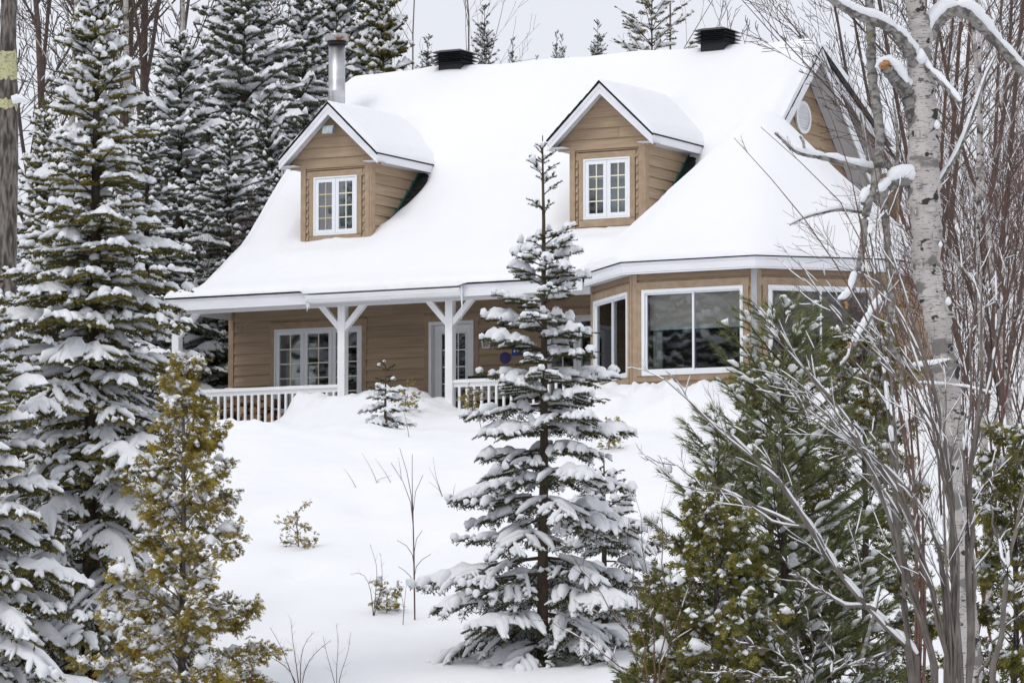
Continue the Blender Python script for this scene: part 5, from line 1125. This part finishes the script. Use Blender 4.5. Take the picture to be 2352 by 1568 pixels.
hw_mesh('maple', 201, 10, .13, M['twig_dark'], lev=4, kids=7, rmin=.010, psnow=.08, ratio=.52); hw_mesh('maple2', 202, 10, .11, M['twig_dark'], lev=4, kids=7, lean=.08, rmin=.010, psnow=.08, spread=.75, ratio=.52)
hw_mesh('wisp', 206, 10, .05, M['twig'], lev=3, kids=6, rmin=.005, psnow=0); hw_mesh('birchling', 203, 10, .07, M['birch'], lev=1, kids=5, rmin=.008, psnow=.05); hw_mesh('brush', 204, 5, .02, M['twig_red'], lev=3, kids=8, rmin=.003, psnow=.14, smin=.007, spread=.5, ratio=.5, multi=4); hw_mesh('brush2', 205, 5, .02, M['twig_dark'], lev=3, kids=7, lean=-.05, rmin=.003, psnow=.28, smin=.008, spread=.6, ratio=.52, multi=4); hw_mesh('maple3', 207, 10, .06, M['twig_dark'], lev=4, kids=6, rmin=.006, psnow=.10, ratio=.5, multi=2)
for i, (k, x, Y, s, lb) in enumerate((('maple3', 60, 104, 1.5, "bare brown maple behind the lichen trunk"), ('maple3', 150, 108, 1.6, "bare maple whose crown fills the upper left sky"), ('maple', 250, 110, 1.6, "bare maple right behind the big olive spruce's tip"), ('maple2', 330, 106, 1.5, "bare maple right of the big olive spruce's tip"),
        ('maple3', 410, 112, 1.6, "bare maple left of the tall chimney conifers"), ('maple2', 100, 98, 1.3, "low-forking bare maple by the lichen trunk"), ('maple3', 470, 109, 1.5, "bare maple among the dark tall conifers"), ('birchling', 78, 90, 1.4, "thin pale birch stem right of the lichen trunk"), ('birchling', 235, 92, 1.4, "thin pale birch stem behind the big olive spruce"),
        ('birchling', 372, 90, 1.5, "slender pale birch between the big spruce and the forest spruce"), ('birchling', 390, 94, 1.4, "slender pale birch leaning beside its twin, upper left"), ('wisp', 930, 120, .95, "wispy bare tree beyond the roof's left end"), ('wisp', 1075, 124, .95, "faint bare twigs around the tallest ridge conifer"), ('wisp', 1560, 122, 1.0, "faint bare tree behind the open-branched pine"),
        ('maple3', 205, 96, 1.25, "many-stemmed bare maple behind the big olive spruce's upper left"), ('maple3', 300, 100, 1.3, "many-stemmed bare maple just right of the big olive spruce's upper crown"), ('maple3', 350, 97, 1.2, "twiggy bare maple behind the twin pale birches"), ('maple3', 435, 103, 1.3, "twiggy bare maple left of the very tall forest conifer"), ('maple3', 40, 92, 1.2, "twiggy bare maple at the upper left corner"), ('brush', 468, 84, .7, "bare reddish twigs left of the porch wall"), ('brush2', 560, 80, .8, "thin bare sapling against the left roof slope"), ('brush', 640, 82, .9, "bare reddish sapling before the left forest edge"), ('brush', 505, 82, .8, "orange-barked sapling seen under the porch roof"))):
    hw(k, x, Y, s, lb, 'bare trees of the forest', i * 1.7, 'tree', 'bare_tree' if k[0] in 'mb' else 'sapling')
# right-hand thicket
RT = []
rs = np.random.default_rng(44)
spots = [(2130, 99), (2090, 118), (2120, 92), (2150, 100), (2190, 78), (2230, 92), (2265, 70), (2300, 86), (2335, 76), (2370, 95), (2060, 125), (2100, 115), (2180, 112), (2250, 108), (2320, 104)]
for i, (x, Y) in enumerate(spots):
    hw('maple3', x, Y, .95 + .25 * rs.random(), "bare brown tree in the hedge-like thicket behind the birch", 'bare trees right of the house', i * 2.1)
for i, (x, Y) in enumerate([(2240, 66), (2210, 70), (2195, 58), (2215, 48), (2245, 54), (2280, 50), (2310, 46), (2340, 52), (2365, 47), (2230, 62), (2290, 60), (2330, 64), (2300, 70), (2355, 68), (2275, 64), (2270, 44), (2350, 43)]):
    hw('brush' if i % 2 else 'brush2', x, Y, .85 + .5 * rs.random(), "thin snow-flecked sapling in the thicket right of the birch", 'saplings right of the birch', i * 1.9, 'sapling', 'sapling')
for i in range(26):
    hw('brush' if i % 3 else 'brush2', 2165 + (i * 67) % 215, 58 + (i * 13) % 34, .62 + .4 * rs.random(), "low bare sapling in the brown thicket along the right edge", 'low saplings along the right edge', i * 2.3, 'sapling', 'sapling')
hw('birchling', 2270, 52, .8, "pale birch sapling right of the old birch", 'bare trees right of the house', 1.0); hw('birchling', 2330, 60, .8, "pale birch sapling near the right edge", 'bare trees right of the house', 2.0)

# ---- bare sapling and loose twigs on the slope
def slope_point(x, y):
    Y = 43.0
    while Y < 75 and px(x, y, Y)[2] > gz(px(x, y, Y)[0], Y): Y += .05
    return px(x, y, Y), Y
def twigs(label, x, y, specs, m, r=.006, cat='twigs', kids=0, name='bare_twigs', seed=1):
    p, Y = slope_point(x, y); p[2] = gz(p[0], p[1]) - .04; rs = np.random.default_rng(seed); paths = []
    for pts in specs:
        S, L = stempath([(x, y + 3)] + pts if abs(pts[0][0] - x) > 1 or True else pts, Y, .2, 8); paths.append((S - p, np.linspace(r, r * .3, 8), 1))
        if kids: branch(paths, S - p, r * .6, L * .3, 0, 1, rs, .2, kids, .15, .6, .8, .3)
    w, s = hardwood_mesh(paths, rs, 0); return plant(name, (w, None), (m, None), tuple(p), label, cat, names=('branches', 'snow_load'))
twigs("bare straight sapling with paired twigs standing alone on the open slope", 953, 1424, [[(952, 1300), (948, 1150), (946, 1110), (947, 1042)], [(950, 1250), (947, 1120), (930, 1060), (918, 1028)], [(948, 1135), (920, 1090), (898, 1062)], [(948, 1125), (962, 1105), (972, 1090)], [(951, 1260), (930, 1245), (912, 1240)], [(951, 1300), (965, 1285), (990, 1272)], [(951, 1325), (930, 1310), (915, 1300)], [(951, 1235), (962, 1225), (970, 1218)]], M['twig_red'], .012, 'sapling', 0, 'bare_sapling')
twigs("short red twig leaning beside the foot of the lone sapling", 925, 1436, [[(930, 1370), (935, 1330)], [(928, 1390), (918, 1350)]], M['twig_red'], .006)
twigs("dark arching twigs left of the lone sapling", 858, 1415, [[(862, 1370), (868, 1300), (850, 1250)], [(852, 1350), (835, 1310), (805, 1318)], [(868, 1380), (880, 1330), (874, 1270)]], M['twig_dark'], .007, kids=4, seed=3)
twigs("fine bare shrub in the bottom edge, just right of the golden cedar", 690, 1600, [[(660, 1520), (640, 1470), (620, 1440)], [(680, 1520), (672, 1470), (668, 1420)], [(690, 1510), (700, 1470), (722, 1450)], [(700, 1530), (730, 1490), (760, 1470)], [(670, 1540), (630, 1510), (600, 1500)]], M['twig_dark'], .008, 'shrub', 7, 'bare_shrub', 4)
twigs("spindly bare stems at the bottom edge, between golden cedar and sapling", 775, 1600, [[(772, 1540), (778, 1480), (772, 1430)], [(765, 1550), (750, 1500), (742, 1460)], [(780, 1550), (800, 1500), (806, 1450)]], M['twig_dark'], .006, 'shrub', 4, 'bare_shrub', 5)
for i, (x, y, ps, lb) in enumerate(((900, 1108, [[(885, 1085), (862, 1052)]], "single thin twig bent left on the upper slope"), (922, 1104, [[(920, 1080), (915, 1050)]], "single upright twig on the upper slope"), (868, 1110, [[(855, 1080), (832, 1040)], [(868, 1100), (900, 1092)]], "pair of thin twigs below the tiny spruce"),
        (1018, 1142, [[(1005, 1110), (985, 1072)], [(1000, 1090), (995, 1050)], [(1010, 1125), (985, 1105)]], "three-pronged twig with seed heads left of the middle spruce"), (1040, 1150, [[(1042, 1125), (1046, 1110)]], "short twig close to the three-pronged one"), (820, 1120, [[(805, 1095), (790, 1075)]], "faint twig under the snow bank"), (1640, 1000, [[(1610, 960), (1570, 905)], [(1620, 975), (1618, 930)]], "dark twig slanting up before the turret wall"), (940, 1005, [[(935, 975), (925, 935)]], "upright stem beside the tiny spruce"), (1110, 1000, [[(1100, 960), (1085, 925), (1080, 890)], [(1100, 960), (1112, 930)]], "bare stems with brown tips before the grill"))):
    twigs(lb, x, y, ps, M['twig_red'] if i % 2 else M['twig'], .006, seed=20 + i)
# ------------------------------------------------------------ things on the porch
rf = random.Random(8)
def log(u, v, w, r, L, ang, tilt=0.0):
    k = 11; pts = [(r * (1 + rf.uniform(-.14, .14)) * math.cos(t * 2 * math.pi / k), r * (1 + rf.uniform(-.14, .14)) * math.sin(t * 2 * math.pi / k)) for t in range(k)]
    if rf.random() < .5: pts = [(x, min(y, r * .1 + .02 * rf.random())) for x, y in pts]          # split face
    V = [(x, -L / 2, z) for x, z in pts] + [(x * 1.04, L / 2, z * 1.04) for x, z in pts]
    o = MB().add(V, [(i, k + i, k + (i + 1) % k, (i + 1) % k) for i in range(k)]).obj('firewood_log', M['log_bark'])
    o.location = toworld(u, v, w); o.rotation_euler = (tilt, rf.uniform(0, 6.28) if rf.random() < .4 else 0, -ALPHA + ang)
    tag(o, "split firewood log in the pile behind the left porch railing", "log", "firewood logs on the porch")
    for s in (-1, 1):
        y = s * (L / 2 + .001); c = [(x * (1.04 if s > 0 else 1), y, z * (1.04 if s > 0 else 1)) for x, z in pts] + [(0, y, 0)]
        MB().add(c, None, [((i + 1) % k, i, k) if s > 0 else (i, (i + 1) % k, k) for i in range(k)]).obj('cut_end', M['log_end'], o)
for row in range(6):
    w = .075 + row * .125; u = .32 + row * .03
    while u < (2.0 if row < 3 else 1.75 if row < 4 else 1.5):
        r = rf.uniform(.055, .085)
        if rf.random() > .12 * (row > 3): log(u + r, 1.05 + rf.uniform(-.1, .1), w + rf.uniform(-.015, .015), r, rf.uniform(.36, .44), rf.gauss(0, .12) if rf.random() < .85 else 1.3)
        u += 2 * r + .008
u = 2.05
while u < 3.3:
    for row in range(2): r = rf.uniform(.055, .08); log(u + r + row * .04, 1.15 + rf.uniform(-.15, .15), .08 + row * .13, r, .4, rf.gauss(0, .4))
    u += .16
# grill
gr = empty('gas_grill', tuple(toworld(6.08, 1.35, 0)), -ALPHA); tag(gr, "stainless gas grill with dark lid standing behind the right porch railing", "grill")
hood = MB()
prof = [(-.27, .66), (-.27, .90), (-.20, 1.0), (-.05, 1.05), (.20, 1.05), (.25, .95), (.25, .66)]; n = len(prof); V = [(x, a, b) for x in (-.40, .40) for a, b in prof]
hood.add(V, [(i, i + 1, n + i + 1, n + i) for i in range(n - 1)], [(0, i + 1, i) for i in range(1, n - 1)] + [(n, n + i, n + i + 1) for i in range(1, n - 1)]).obj('hood', M['grill'], gr)
MB().box((-.42, -.24, 1.0), (.42, .28, 1.075)).obj('lid_top', M['dark'], gr); MB().box((-.33, -.33, .865), (.33, -.31, .895)).obj('handle', M['steel'], gr)
MB().box((-.36, -.275, .80), (.36, -.271, .815)).obj('seam', M['black'], gr); MB().box((-.42, -.32, .63), (.42, -.272, .79)).obj('control_panel', M['grill'], gr)
for x in (-.3, -.06, .2):
    k = 16; V = [(x + .04 * math.cos(t * 2 * math.pi / k), y, .715 + .04 * math.sin(t * 2 * math.pi / k)) for y in (-.322, -.35) for t in range(k)] + [(x, -.352, .715)]
    MB().add(V, [(i, k + i, k + (i + 1) % k, (i + 1) % k)[::-1] for i in range(k)], [(k + i, k + (i + 1) % k, 2 * k) for i in range(k)]).obj('knob', M['black'], gr)
MB().box((-.38, -.25, .06), (.38, .24, .625)).obj('cabinet', M['dark'], gr); MB().box((.43, -.26, .74), (.82, .22, .77)).obj('side_shelf', M['dark'], gr)
for x in (-.34, .34):
    for y in (-.2, .2): MB().add(*lathe([(0, 0), (.03, 0), (.03, .058), (0, .058)], (x, y, 0), 10)).obj('caster', M['black'], gr)
# sheds seen through the trees on the left
def shed(x, Y, W_, D_, H_, rz, wm, label, rise=.5):
    X, Y, z = at_ground(x, Y); r = empty('shed', (X, Y, z), rz); tag(r, label, 'shed')
    n = 7
    for i in range(n):
        a, b = -W_ / 2 + i * W_ / n, -W_ / 2 + (i + 1) * W_ / n; ta, tb = H_ + rise * (1 - abs(a) * 2 / W_), H_ + rise * (1 - abs(b) * 2 / W_)
        MB().hexa([(a + .004, -D_ / 2, -.3), (b - .004, -D_ / 2, -.3), (b - .004, -D_ / 2 + .04, -.3), (a + .004, -D_ / 2 + .04, -.3), (a + .004, -D_ / 2, ta), (b - .004, -D_ / 2, tb), (b - .004, -D_ / 2 + .04, tb), (a + .004, -D_ / 2 + .04, ta)]).obj('wall_board', M[wm], r)
    MB().box((-W_ / 2 + .02, -D_ / 2 + .05, -.3), (W_ / 2 - .02, D_ / 2, H_)).obj('wall', M[wm], r)
    for s in (-1, 1):
        MB().box((s * W_ / 2 - .05, -D_ / 2 - .03, -.3), (s * W_ / 2 + .05, -D_ / 2 - .002, H_)).obj('corner_board', M['white'], r)
        for nm, m, t0_, t1_, e in (('roof', 'shingle', .0, .06, 0), ('roof_snow', 'snow', .062, .26, .05)):
            V = [(s * xx, yy, H_ + rise * (1 - xx * 2 / W_) + t) for t in (t0_, t1_) for xx, yy in ((0, -D_ / 2 - .15), (W_ / 2 + .15 - e, -D_ / 2 - .15 + e), (W_ / 2 + .15 - e, D_ / 2 + .1), (0, D_ / 2 + .1))]
            MB().add(V, [(0, 1, 2, 3), (7, 6, 5, 4), (0, 4, 5, 1), (1, 5, 6, 2), (2, 6, 7, 3), (3, 7, 4, 0)]).obj(nm, M[m], r)
        V = [(s * xx, yy, H_ + rise * (1 - xx * 2 / W_) + t) for t in (-.1, .055) for xx, yy in ((0, -D_ / 2 - .18), (W_ / 2 + .15, -D_ / 2 - .18), (W_ / 2 + .15, -D_ / 2 - .152), (0, -D_ / 2 - .152))]
        MB().add(V, [(0, 1, 2, 3), (7, 6, 5, 4), (0, 4, 5, 1), (1, 5, 6, 2), (2, 6, 7, 3), (3, 7, 4, 0)]).obj('rake_board', M['white'], r)
    return r
shed(488, 90, 1.5, 1.6, 1.15, -.2, 'teal', "small dark green gabled shed with snowy roof seen over the porch railing's left end", .55)
shed(345, 86, 2.2, 2.0, 1.35, .25, 'dark', "dark shed with white corner trim half hidden behind the big olive spruce", .5)
X, Y, z = at_ground(330, 80); z = px(330, 922, 80)[2]
rd = empty('red_object', (X, Y, gz(X, Y))); h = z - gz(X, Y); tag(rd, "small red object glimpsed through the big olive spruce near the dark shed", 'unidentified')  # unidentified red thing; its form is a guess
MB().hexa([(-.25, -.2, h - .22), (.25, -.2, h - .22), (.25, .2, h - .22), (-.25, .2, h - .22), (-.3, -.25, h), (.3, -.25, h), (.3, .25, h), (-.3, .25, h)]).obj('unidentified', M['red'], rd)
MB().box((-.28, -.22, -.1), (.28, .22, h - .23)).obj('stand', M['deck'], rd)
